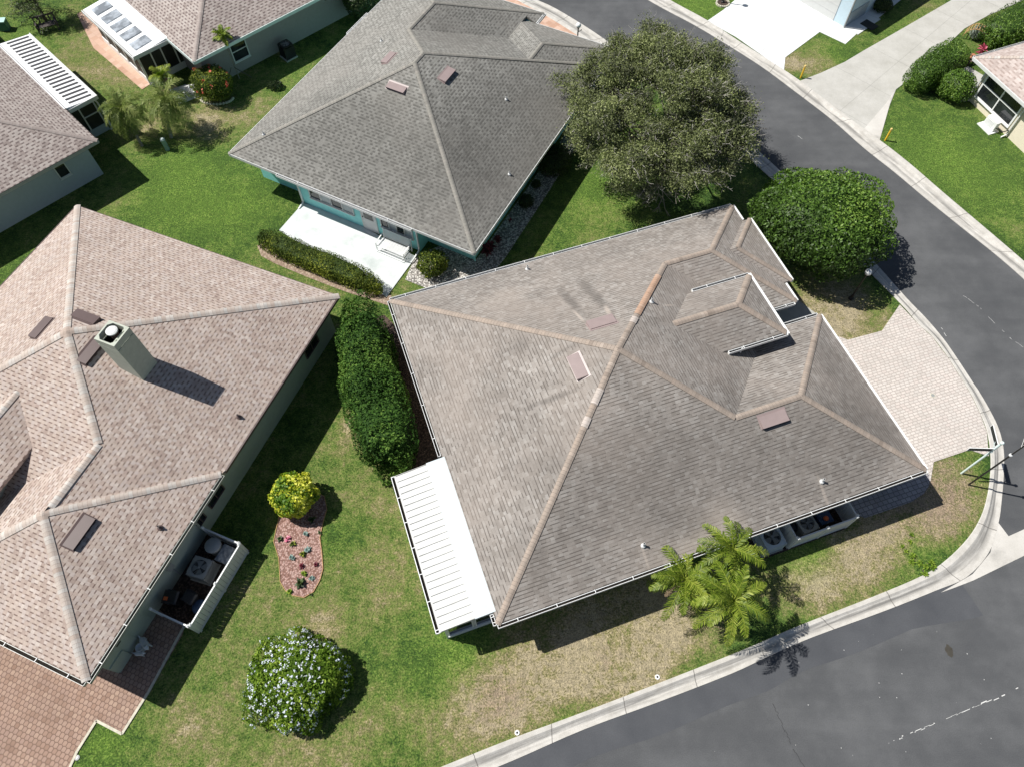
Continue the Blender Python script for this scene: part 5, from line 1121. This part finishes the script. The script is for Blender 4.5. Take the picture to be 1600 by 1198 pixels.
# ---- street things
def lamp(px, py, z, label, base=None, yaw=.3, h=2.2):
    x, y = base or G(px, py, z); t = empty('street_lamp', (x, y, 0), yaw, label, 'street lamp', 'black post lamps with white globes')
    mb = MB(); mb.lathe((0,0,0), [(.13,0),(.13,.12),(.09,.16),(.05,.35),(.042,1.4),(.038,h-.22)], 12); mb.lathe((0,0,h-.22), [(.04,0),(.09,.04),(.1,.08),(.07,.1)], 12); mb.build('post', M['iron'], t)
    mb = MB(); mb.tube((-.05,0,h-.5),(.28,0,h-.42),.016); mb.lathe((.28,0,h-.45), [(.03,0),(.03,.05)], 8); mb.build('ladder_rest', M['iron'], t)
    mb = MB(); r_ = .17; mb.lathe((0,0,h), [(r_*math.sin(.35+i*.27), -r_*math.cos(.35+i*.27)) for i in range(11)], 18); mb.build('globe', M['globe'], t, True); return t
lamp(904, 40, 2.2, 'black lamp post with white globe at the far brick verge left of the big tree', yaw=.6)
lamp(0, 0, 0, 'black lamp post with white globe in the shade of the round tree', (17.83,22.91), .3)
lamp(0, 0, 0, 'black lamp post whose base stands in a stone ring on the top lawn', G(1129, 5), -.5)
x, y = G(1129, 6); t = empty('stone_ring', (x, y, 0), 0, 'round pale stone planting ring round the lamp post on the top lawn', 'tree ring'); mb = MB()
for i in range(18):
    a = 2*math.pi*i/18; mb.hexa([((.38+dx)*math.cos(a+da), (.38+dx)*math.sin(a+da), 0) for dx, da in ((0,-.15),(.12,-.15),(.12,.15),(0,.15))], [((.38+dx)*math.cos(a+da), (.38+dx)*math.sin(a+da), .1) for dx, da in ((.01,-.14),(.11,-.14),(.11,.14),(.01,.14))])
mb.build('stones', M['stone'], t); MB().lathe((0,0,0), [(.38,0),(.36,.06)], 18).build('mulch', M['mulch_dark'], t)
for (px, py, lab) in ((1251,122,'yellow marker post at the left side of the grey concrete drive'), (1383,220,'yellow marker post at the right side of the grey concrete drive')):
    x, y = G(px, py); t = empty('marker_post', (x, y, 0), 0, lab, 'bollard', 'yellow marker posts'); mb = MB(); mb.lathe((0,0,0), [(.055,0),(.055,.8)], 12); mb.build('post', M['yellow'], t)
    MB().lathe((0,0,.8), [(.065,0),(.065,.1),(.04,.13)], 12).build('cap', plain('faded_yellow', (.75,.55,.2), .5, .05), t)
# street name sign
x, y = G(1502, 739); t = empty('street_sign', (x, y, 0), 0, 'pale green street sign post with crossed black name blades on the corner', 'street sign')
MB().tube((0,0,0),(0,0,3.15),.045,.045,12).build('post', M['post_green'], t)
mb = MB(); mb.lathe((0,0,3.15), [(.05,0),(.06,.03),(.08,.09),(.06,.14),(.02,.17)], 12); mb.build('finial', M['post_green'], t, True)
def blade(par, az, L, z, hgt=.24, off=.06, tilt=0, sgn=1):
    d = Vector((math.cos(az), math.sin(az), 0)); n = Vector((-d.y, d.x, 0)); o = d*off
    mb = MB(); up = Vector((0,0,1)); mb.hexa([o-n*.008+up*z, o+d*L-n*.008+up*z, o+d*L+n*.008+up*z, o+n*.008+up*z], [o-n*.008+up*(z+hgt), o+d*L-n*.008+up*(z+hgt), o+d*L+n*.008+up*(z+hgt), o+n*.008+up*(z+hgt)])
    b = mb.build('name_blade', M['sign_black'], par); mb = MB()
    for za in (z+.0, z+hgt): mb.beam(o+up*za, o+d*L+up*za, .03, .022)
    for e in (0, L): mb.beam(o+d*e+up*z, o+d*e+up*(z+hgt), .022, .03, up=n)
    mb.build('border', M['white'], b)
blade(t, R(84), .95, 2.72); blade(t, R(178), 1.0, 2.45)
mb = MB(); mb.lathe((0,0,2.38), [(.07,0),(.07,.05)], 10); mb.beam((0,0,2.5),(0,.25,2.85),.02,.02); mb.build('bracket', M['post_green'], t)
x, y = G(1513, 757); t = empty('street_sign', (x, y, 0), 0, 'black sign post with a white cap at the right edge of the corner verge', 'street sign')
MB().tube((0,0,0),(0,0,3.2),.038,.038,12).build('post', M['iron'], t); mb = MB(); mb.lathe((0,0,3.2), [(.05,0),(.075,.03),(.075,.1),(.03,.13)], 12); mb.build('cap', M['offwhite'], t, True)
MB().tube((0,0,3.33),(0,0,4.3),.03,.03,10).build('upper_post', M['iron'], t)
mb = MB(); mb.box(-.012,.012,.04,.6,4.0,4.24); mb.build('sign_plate', M['sign_black'], t).rotation_euler = (0,0,-.6)
mb = MB(); mb.box(-.02,.02,.04,.6,4.24,4.26); mb.box(-.02,.02,.04,.6,3.98,4.0); mb.box(-.02,.02,.02,.04,3.98,4.26); mb.box(-.02,.02,.6,.62,3.98,4.26); mb.build('border', M['white'], t).rotation_euler = (0,0,-.6)
for i, (px, py, lab) in enumerate(((1027,1057,'small round white sprinkler cover by the lower kerb, nearest the palms'), (808,1144,'small round white sprinkler cover by the lower kerb, nearest the bottom edge'), (121,1183,'small round grey cover on the grass at the edge of the salmon pavers'))):
    x, y = G(px, py); t = empty('valve_cover', (x, y, 0), 0, lab, 'valve cover', 'round sprinkler covers'); mb = MB(); mb.lathe((0,0,0), [(.095,0),(.095,.03),(.045,.035)], 18); mb.build('ring', M['white'] if i < 2 else M['grey_metal'], t); MB().lathe((0,0,.034), [(.045,0),(.03,.012)], 14).build('cap', M['dark_plastic'] if i < 2 else M['white'], t)
x, y = G(1457, 618); t = empty('drain_cover', (x, y, .03), 0, 'round drain cover set in the cream paver driveway', 'drain cover'); MB().lathe((0,0,0), [(.12,0),(.12,.008)], 20).build('ring', M['stone'], t); MB().lathe((0,0,.008), [(.09,0),(.09,.004)], 20).build('plate', M['grey_metal'], t)
x, y = G(262, 234); t = empty('utility_box', (x, y, 0), .3, 'grey green utility pedestal in the palm shade on the back lawn', 'utility box'); MB().box(-.11,.11,-.11,.11,0,.75).build('body', plain('grey_green_box', (.26,.36,.33), .5, .08), t); MB().hexa([(-.13,-.13,.75),(.13,-.13,.75),(.13,.13,.75),(-.13,.13,.75)],[(-.08,-.08,.84),(.08,-.08,.84),(.08,.08,.84),(-.08,.08,.84)]).build('lid', plain('pale_box_lid', (.5,.58,.56), .5, .05), t)
x, y = G(9, 46); t = empty('utility_box', (x, y, 0), .1, 'green electrical box with a pale lid at the upper left edge', 'utility box'); MB().box(-.3,.3,-.25,.25,0,.6).build('body', M['green_plastic'], t); MB().box(-.32,.32,-.27,.27,.6,.68).build('lid', plain('pale_aqua_lid', (.45,.68,.62), .5, .05), t)
x, y = G(78, 48); t = empty('garden_bench', (x, y, 0), R(25), 'weathered dark wooden bench under the conifer at the upper left', 'bench'); mb = MB()
for k in range(5): mb.box(-.7,.7,-.25+k*.11,-.25+k*.11+.09,.42,.45)
mb.build('seat', M['wood'], t); mb = MB()
for k in range(5): mb.box(-.7+k*.33,-.62+k*.33,.3,.33,.45,.9)
mb.box(-.7,.7,.29,.34,.85,.95); mb.build('backrest', M['wood'], t)
for a in (-.62,.62): mb = MB(); mb.box(a-.04,a+.04,-.25,-.17,0,.62); mb.box(a-.04,a+.04,.27,.34,0,.45); mb.box(a-.04,a+.04,-.25,.34,.62,.66); mb.build('leg', M['wood'], t)
x, y = G(297, 148); t = empty('garden_table', (x, y, .05), .4, 'small white slatted garden table beside the red flowering bush', 'table'); mb = MB()
for k in range(7): mb.box(-.45,.45,-.25+k*.075,-.25+k*.075+.055,.42,.44)
mb.build('tabletop', M['white'], t)
for a in (-.4,.4):
    for b in (-.2,.22): MB().box(a-.02,a+.02,b-.02,b+.02,0,.42).build('leg', M['iron'], t)

# ------------------------------------------------------------------ trees and plants
rnd = random.Random(5)
def oak():
    bx, by = G(1050, 258); t = empty('oak_tree', (bx, by, 0), 0, 'big grey green spreading tree with pale bare twigs behind the middle house', 'tree')
    cx, cy = G(1032, 168, 4.3); ox, oy = cx-bx, cy-by; rad = (4.75, 5.85, 2.75); zc = 3.95
    tr = MB(); tr.tube((0,0,-.1),(ox*.25,oy*.25,1.3),.24,.2,10); tips = []
    for i in range(11):
        a = 2*math.pi*i/11+rnd.uniform(-.2,.2); el = rnd.uniform(.25, 1.1); d = Vector((math.cos(a)*math.cos(el)+ox*.06, math.sin(a)*math.cos(el)+oy*.08, math.sin(el))).normalized()
        branchy(tr, Vector((ox*.25, oy*.25, 1.25)), d, 1.75, .11, 4, rnd, tips, .5, .05)
    tr.build('trunk', M['bark'], t)
    r = np.random.RandomState(3); C0 = np.array([ox, oy, zc])
    bo, bn = shell(300, rad, .15, 1.3, .5, 2, -.3, 33); bo = bo+C0; P_ = []; N_ = []; tt = []; cl = []
    keep = pnoise(bo, 1.1, 77) > -.72; bo = bo[keep]
    for q in bo:
        br = r.uniform(.4, .85); bt = r.normal(.46, .14); nc = int(8+16*br*br)
        d = r.normal(size=(nc, 3)); d /= np.linalg.norm(d, axis=1)[:, None]; d[:, 2] = np.abs(d[:, 2])*.75-.2
        for e in q+d*br*r.uniform(.45, 1.05, nc)[:, None]:
            cl.append(e); k = r.randint(38, 85); s_ = r.uniform(.22, .46); v = r.normal(size=(k, 3))*np.array([1, 1, .65])*s_*.62
            P_.append(e+v); N_.append(v/(np.linalg.norm(v, axis=1)[:, None]+1e-6)+np.array([0,0,.5])); tt.append(np.clip(bt+r.normal(0, .1)+r.normal(size=k)*.2, 0, 1))
    cl = np.array(cl); P_ = np.vstack(P_); N_ = np.vstack(N_); tt = np.concatenate(tt); k = P_[:, 2] > .7
    leaves('crown', P_[k], N_[k], .105, M['f_oak'], t, tt[k], .5, 1.0, 5)
    tw = MB()   # bare pale twigs among the leaves, each forking
    for _ in range(3600):
        q = cl[r.randint(len(cl))]+r.normal(size=3)*.2; v = Vector(q)-Vector((ox, oy, zc-1.8)); v = (v.normalized()+Vector(r.normal(size=3)*.55)).normalized(); L = r.uniform(.12, .36); a = Vector(q); b_ = a+v*L
        tw.tube(a, b_, .010, .006, 3, False)
        for _k in range(2): tw.tube(b_, b_+(v+Vector(r.normal(size=3)*.6)).normalized()*L*.7, .006, .003, 3, False)
    tw.build('twigs', plain('pale_twigs', (.42,.40,.36), .9, .25), t)
oak()
cx, cy = G(1284, 348, 2.4)
t = bush('round_tree', cx, cy, (3.3,3.2,1.7), M['f_round'], 'dense round glossy green tree between the middle house and the road bend', 'tree', 27000, .16, 2.55, 31, 0, 2.3, .11, 1.1, .35, None, None, 5, -.75, .5, .75, tfreq=.9)
# clipped column hedge
cx, cy = G(583, 605, 2.2); yaw = math.atan2(G(560,480,3)[1]-G(622,735,3)[1], G(560,480,3)[0]-G(622,735,3)[0])
bush('hedge', cx-.1, cy+.35, (4.5,1.32,1.7), M['f_column'], 'tall dark green clipped hedge between the two front houses', 'hedge', 30000, .14, 1.45, 41, yaw, 3.4, .15, 1.6, .3, None, None, 6, -.98, .5, .7, 'foliage', 1.2)
ax, ay = G(404, 368, .6); bx_, by_ = G(592, 446, .6); L = math.hypot(bx_-ax, by_-ay)
bush('hedge', (ax+bx_)/2, (ay+by_)/2, (L/2,.62,.62), M['f_hedge'], 'low clipped yellow green hedge along the white patio', 'hedge', 17000, .085, .42, 43, math.atan2(by_-ay, bx_-ax), 4.5, .05, 2.0, .25, None, None, 6, -.99, .5, .8, 'foliage', 2.2)
cx, cy = G(463, 1062, .7)
bush('flowering_bush', cx, cy, (1.95,1.9,1.15), M['f_bright'], 'big round bush covered in small white flowers on the lower left lawn', 'bush', 16000, .12, .55, 145, 0, 2.1, .13, 2.2, .5, (M['fl_white'], 620, .060, 'blossoms'), None, 5, -.25, .5, .9, tfreq=2.2)
cx, cy = G(460, 772, .9)
bush('ball_bush', cx, cy, (.98,.98,.85), M['f_yellow'], 'round bush with bright yellow leaf tips at the head of the pink mulch bed', 'bush', 4600, .15, .95, 47, 0, 2.1, .09, 3.2, .35, None, None, 4, -.7, .75, .8, tfreq=2.4, amt=.45)
cx, cy = G(676, 412, .6)
bush('shrub', cx, cy, (.82,.8,.68), M['f_hedge'], 'loose green shrub in the white gravel at the patio corner', 'shrub', 3600, .11, .6, 49, 0, 2, .12, 3, .55, None, None, 5, -.7, .55, .9, cored=False)
cx, cy = G(866, 248, .7); bush('shrub', cx, cy, (.95,1.05,.8), M['f_dark'], 'large dark shrub in shade along the turquoise side wall', 'shrub', 6000, .09, .6, 51, 0, 2.2, .08, 2.5, .3, None, None, 4)
cx, cy = G(821, 315, .3); bush('shrub', cx, cy, (.42,.42,.4), M['f_dark'], 'small dark shrub in shade nearest the house corner on the gravel', 'shrub', 1600, .08, .3, 53, 0, 2, .12, 3, .4)
cx, cy = G(838, 288, .2); bush('shrub', cx, cy, (.28,.26,.25), M['f_dark'], 'tiny dark shrub in shade between two larger ones on the gravel', 'shrub', 700, .07, .2, 54, 0, 2, .12, 3, .4)
def spiky(x, y, label, m, n=26, L=.42, seed=1, wd=.07, z=.0, h=.35, cat='plant', heads=3, name='leafy_plant', group=None, spread=.16):
    r_ = random.Random(seed); t = empty(name, (x, y, z), 0, label, cat, group); V = []; T = []; st = MB()
    for k in range(heads):
        b = Vector((r_.gauss(0, spread), r_.gauss(0, spread), h*r_.uniform(.5, 1.1))) if heads > 1 else Vector((0, 0, h)); st.tube((b.x*.4, b.y*.4, -.02), b, .015, .01, 5)
        for i in range(n):
            az = r_.uniform(0, 6.28); el = r_.uniform(.1, 1.25); d = Vector((math.cos(az)*math.cos(el), math.sin(az)*math.cos(el), math.sin(el))); s = d.cross(Vector((0,0,1))).normalized()*wd/2; l = L*r_.uniform(.6, 1.1)
            m1 = b+d*l*.5; m2 = b+d*l*.9+Vector((0,0,-l*.22)); tt = r_.random(); V += [b-s*.3, b+s*.3, m1+s, m1-s, m1-s, m1+s, m2+s*.15, m2-s*.15]; T += [tt]*8
    quads('leaves', np.array([v[:] for v in V]), len(V)//4, m, t, np.array(T)); st.build('stem', M['bark_dark'], t); return t
x, y = G(765, 390, .3); spiky(x, y, 'burgundy leaved plant on the gravel by the turquoise corner, the larger clump', M['f_red'], 24, .5, 3, .09, 0, .4, 'plant', 5)
x, y = G(776, 374, .3); spiky(x, y, 'burgundy leaved plant on the gravel, smaller clump just above the large one', M['f_red'], 20, .38, 4, .07, 0, .3, 'plant', 3)
x, y = G(797, 345, .1); spiky(x, y, 'small dark red plant alone farther along the turquoise wall', M['f_red'], 16, .22, 5, .05, 0, .15, 'plant', 1)
x, y = G(1557, 58, .5); spiky(x, y, 'magenta leaved plant against the hedge at the upper right, upper one', M['f_pink'], 24, .5, 6, .1, 0, .5, 'plant', 4)
x, y = G(1539, 75, .5); spiky(x, y, 'magenta leaved plant beside the tan timber arch, lower one', M['f_pink'], 24, .45, 7, .1, 0, .45, 'plant', 4)
# plants in the pink bed
for px, py, m, s, lab in ((478,835,'succulent',.13,'blue green rosette in the pink mulch, topmost of the four'), (481,859,'succulent',.15,'blue green rosette in the pink mulch, second from the top near the right'), (456,871,'succulent',.14,'blue green rosette in the pink mulch on the left side'), (487,903,'succulent',.12,'blue green rosette in the pink mulch, lowest one'),
                      (450,842,'fl_pink',.14,'pink flowering plant at the upper left of the mulch bed'), (472,884,'f_red',.12,'dark pink leaved plant in the middle of the mulch bed'), (494,882,'f_red',.11,'dark red plant near the right border of the mulch bed'),
                      (470,911,'f_dark',.22,'dark green plant near the bottom of the mulch bed'), (474,866,'f_hedge',.14,'yellow green trailing plant in the centre of the mulch bed'), (438,842,'f_dark',.13,'small dark plant at the left tip of the mulch bed'), (476,896,'f_bright',.13,'light green sprout low in the mulch bed'), (458,850,'f_hedge',.14,'sprawling yellow green plant beside the pink flowers'),
                      (453,924,'f_bright',.12,'green tuft at the lower left border of the mulch bed'), (486,929,'f_dark',.07,'tiny dark plant at the bottom right of the mulch bed'), (500,832,'f_dark',.09,'tiny dark plant at the upper right of the mulch bed'), (488,812,'f_dark',.16,'leggy dark plant in the shade under the yellow bush'), (466,806,'f_dark',.15,'leggy green plant at the foot of the yellow bush')):
    x, y = G(px, py); spiky(x, y, lab, M[m], 30, s*1.5, px, s*.55, .02, s*.25, 'plant', 1, 'bed_plant', 'small plants in the pink mulch bed')
x, y = G(1440, 880, .1); spiky(x, y, 'bright green weed clump in the dry corner verge', M['f_bright'], 40, .22, 9, .04, 0, .06, 'plant', 7, 'weed_clump', None, .4)
x, y = G(1418, 848, .1); spiky(x, y, 'small pale green weed in the dry corner verge, the upper one', M['f_bright'], 30, .16, 10, .035, 0, .05, 'plant', 4, 'weed_clump', None, .25)
# palms
k_ = 'feather palms on the verge'
palm(*G(1071, 904, 2.6), 2.5, 'green feather palm, leftmost of three beside the long gutter', M['f_palm'], 17, 1.9, 11, (0, 0), 1.35, .38, 34, .09, 2, k_, (-.4, 1.15), .04, drop=1.3)
palm(8.55, 8.5, 3.3, 'green feather palm, uppermost of three touching the gutter', M['f_palm'], 16, 1.65, 12, (0, 0), 1.25, .35, 32, .09, 1, k_, (-.4, 1.15), .04, drop=1.3)
palm(8.15, 6.45, 3.7, 'green feather palm, lowest of three next to the kerb', M['f_palm'], 18, 2.0, 13, (0, 0), 1.35, .38, 36, .09, 3, k_, (-.4, 1.15), .04, drop=1.3)
k_ = 'drooping palms at the back lawn'
palm(*G(222, 228), 2.2, 'drooping palm on the back lawn, left one near the white ribbed porch', M['f_palm_dull'], 30, 1.9, 21, (-.35, .6), 1.7, .5, 28, .08, 0, k_, (-.95, 1.15), .04, drop=1.2)
palm(*G(268, 215), 2.3, 'drooping palm on the back lawn, right one beside the white slab', M['f_palm_dull'], 34, 2.1, 22, (.45, .5), 1.7, .5, 28, .09, 0, k_, (-.95, 1.15), .04, drop=1.2)
palm(*G(268, 150), 1.4, 'small bright green palm behind the two drooping palms', M['f_palm'], 12, 1.0, 23, (0, 0), 1.2, .32, 26, .05, 0, None, (.0, 1.3), .04)
# young tree at the top house
x, y = G(374, 123); palm(x, y, 3.0, 'thin young papaya like tree standing by the red flowering bush', M['f_palm'], 11, .75, 24, (-.12, .1), .9, .22, 18, .03, 0, None, (-.1, 1.2), .06, 'tree', 'young_tree', mt='bark')
x, y = G(371, 125); t = empty('tree_stakes', (x, y, 0), 0, 'two timber props bracing the thin young tree at the top house', 'stakes'); MB().tube((.1,0,.9),(.9,.2,.02),.025).build('prop', M['wood'], t); MB().tube((-.1,0,.9),(-.6,-.5,.02),.025).build('prop', M['wood'], t)
cx, cy = G(333, 133, .9); bush('flowering_bush', cx, cy, (1.25,1.15,1.05), M['f_hedge'], 'leafy bush with coral red flowers by the top house corner', 'bush', 6500, .11, 1.05, 61, 0, 2, .13, 2.2, .5, (M['fl_red'], 26, .10, 'blossoms'), None, 5, -.7)
x, y = G(337, 163); t = empty('stone_ring', (x, y, 0), 0, 'half ring of pale stones under the red flowering bush', 'garden edging'); mb = MB()
for i in range(16): a = math.pi+math.pi*i/15; mb.lathe((1.0*math.cos(a), .55*math.sin(a)+.5, 0), [(.09,0),(.1,.05),(.05,.1)], 7)
mb.build('stones', M['stone'], t)
# conifer at the upper left
def conifer(x, y, h, rad, label, seed):
    t = empty('conifer_tree', (x, y, 0), 0, label, 'tree'); r = np.random.RandomState(seed); tr = MB(); tr.tube((0,0,-.1),(0,0,h*.95),.11,.03,8); P_ = []; N_ = []
    for i in range(90):
        f = r.rand()**.8; z = .5+f*(h-.6); L = rad*(1-f*.85)*r.uniform(.75, 1.1); a = r.uniform(0, 6.28); d = np.array([math.cos(a), math.sin(a), -.08+.25*f])
        tr.tube((0,0,z), Vector(d*L)+Vector((0,0,z)), .02, .006, 4, False); k = int(130*L/rad)+25; s = r.rand(k)**.7
        p = d*L*s[:, None]+np.array([0,0,z])+r.normal(size=(k, 3))*np.array([.14,.14,.07]); P_.append(p); N_.append(np.tile([0,0,1.0], (k, 1)))
    P_ = np.vstack(P_); leaves('crown', P_, np.vstack(N_), .13, M['f_dark'], t, tones(P_, r, 1.5, 3), .3, .7, seed); tr.build('trunk', M['bark_dark'], t)
conifer(*G(72, 32), 4.2, 2.3, 'dark feathery conifer over the wooden bench at the upper left', 71)
# sapling and wall plants
cx, cy = G(431, 134, .2); bush('shrub', cx, cy, (.5,.4,.3), M['f_dark'], 'low sprawling dark shrub on the strip beside the grey roof edge', 'shrub', 700, .11, .22, 73, .4, 2, .2, 3, .6, cored=False)
for i, (px, py, lab) in enumerate(((512,33,'tall thin bare stemmed plant at the grey wall, right one'), (498,40,'tall thin bare stemmed plant at the grey wall, left one'))):
    x, y = G(px, py); t = empty('climbing_plant', (x, y, 0), 0, lab, 'plant', 'thin plants at the grey wall'); mb = MB(); r_ = random.Random(i); 
    for k in range(4): mb.tube((0,0,0),(r_.uniform(-.5,.5),r_.uniform(-.1,.25),r_.uniform(1.3,2.1)),.018,.008,5)
    mb.build('stem', M['bark_dark'], t); r = np.random.RandomState(i+4); P_ = r.normal(size=(160, 3))*np.array([.4,.15,.3])+np.array([0,.1,1.9]); leaves('leaves', P_, np.tile([0,0,1.0],(160,1)), .1, M['f_dark'], t, r.rand(160), .5, .8, 3)
cx, cy = G(563, 8, 1.0); bush('round_tree', cx, cy, (1.25,1.3,1.2), M['f_dark'], 'dark leafy shrub tree at the top between grey wall and grey roof', 'tree', 6000, .12, 1.3, 75, 0, 2, .14, 2, .4)
# right side hedges
ax, ay = G(1420, 120, .8); bx_, by_ = G(1500, 85, .8)
def hedge2(px0, py0, px1, py1, wdt, ht, label, seed, n, m='f_round', z=.8, power=3.5, size=.10):
    ax, ay = G(px0, py0, z); bx_, by_ = G(px1, py1, z); L = math.hypot(bx_-ax, by_-ay)
    bush('hedge', (ax+bx_)/2, (ay+by_)/2, (L/2+.3,wdt,ht*.55), M[m], label, 'hedge', n, size, ht*.5, seed, math.atan2(by_-ay, bx_-ax), power, .07, 1.6, .25, None, None, 6, -.99, .5, .8, 'foliage', 1.6)
hedge2(1428, 128, 1496, 84, 1.0, 1.7, 'clipped green hedge block between the grey drive and the cream house', 81, 13000)
hedge2(1540, 62, 1680, -10, 1.25, 1.7, 'long green hedge running off the upper right corner', 83, 17000)
cx, cy = G(1492, 136, .7); bush('shrub', cx, cy, (1.1,1.0,.85), M['f_round'], 'loose dark green shrub at the corner of the cream house', 'shrub', 5500, .12, .75, 85, 0, 2, .14, 2.2, .4, None, None, 5)
cx, cy = G(1528, 50, .5); bush('shrub', cx, cy, (.45,.42,.45), foliage('silvery_leaves', [(0,(.16,.19,.15)),(1,(.4,.44,.4))], .6, .1), 'small silvery shrub beside the tan timber arch', 'shrub', 1200, .07, .4, 87, 0, 2, .15, 3, .5)
cx, cy = G(1378, 8, .4); bush('shrub', cx, cy, (.7,.55,.5), M['f_dark'], 'dark shrub in shade behind the pale blue house corner', 'shrub', 2500, .1, .4, 89, 0, 2, .15, 3, .4)
cx, cy = G(290, 150, .3)
# trees and palms end
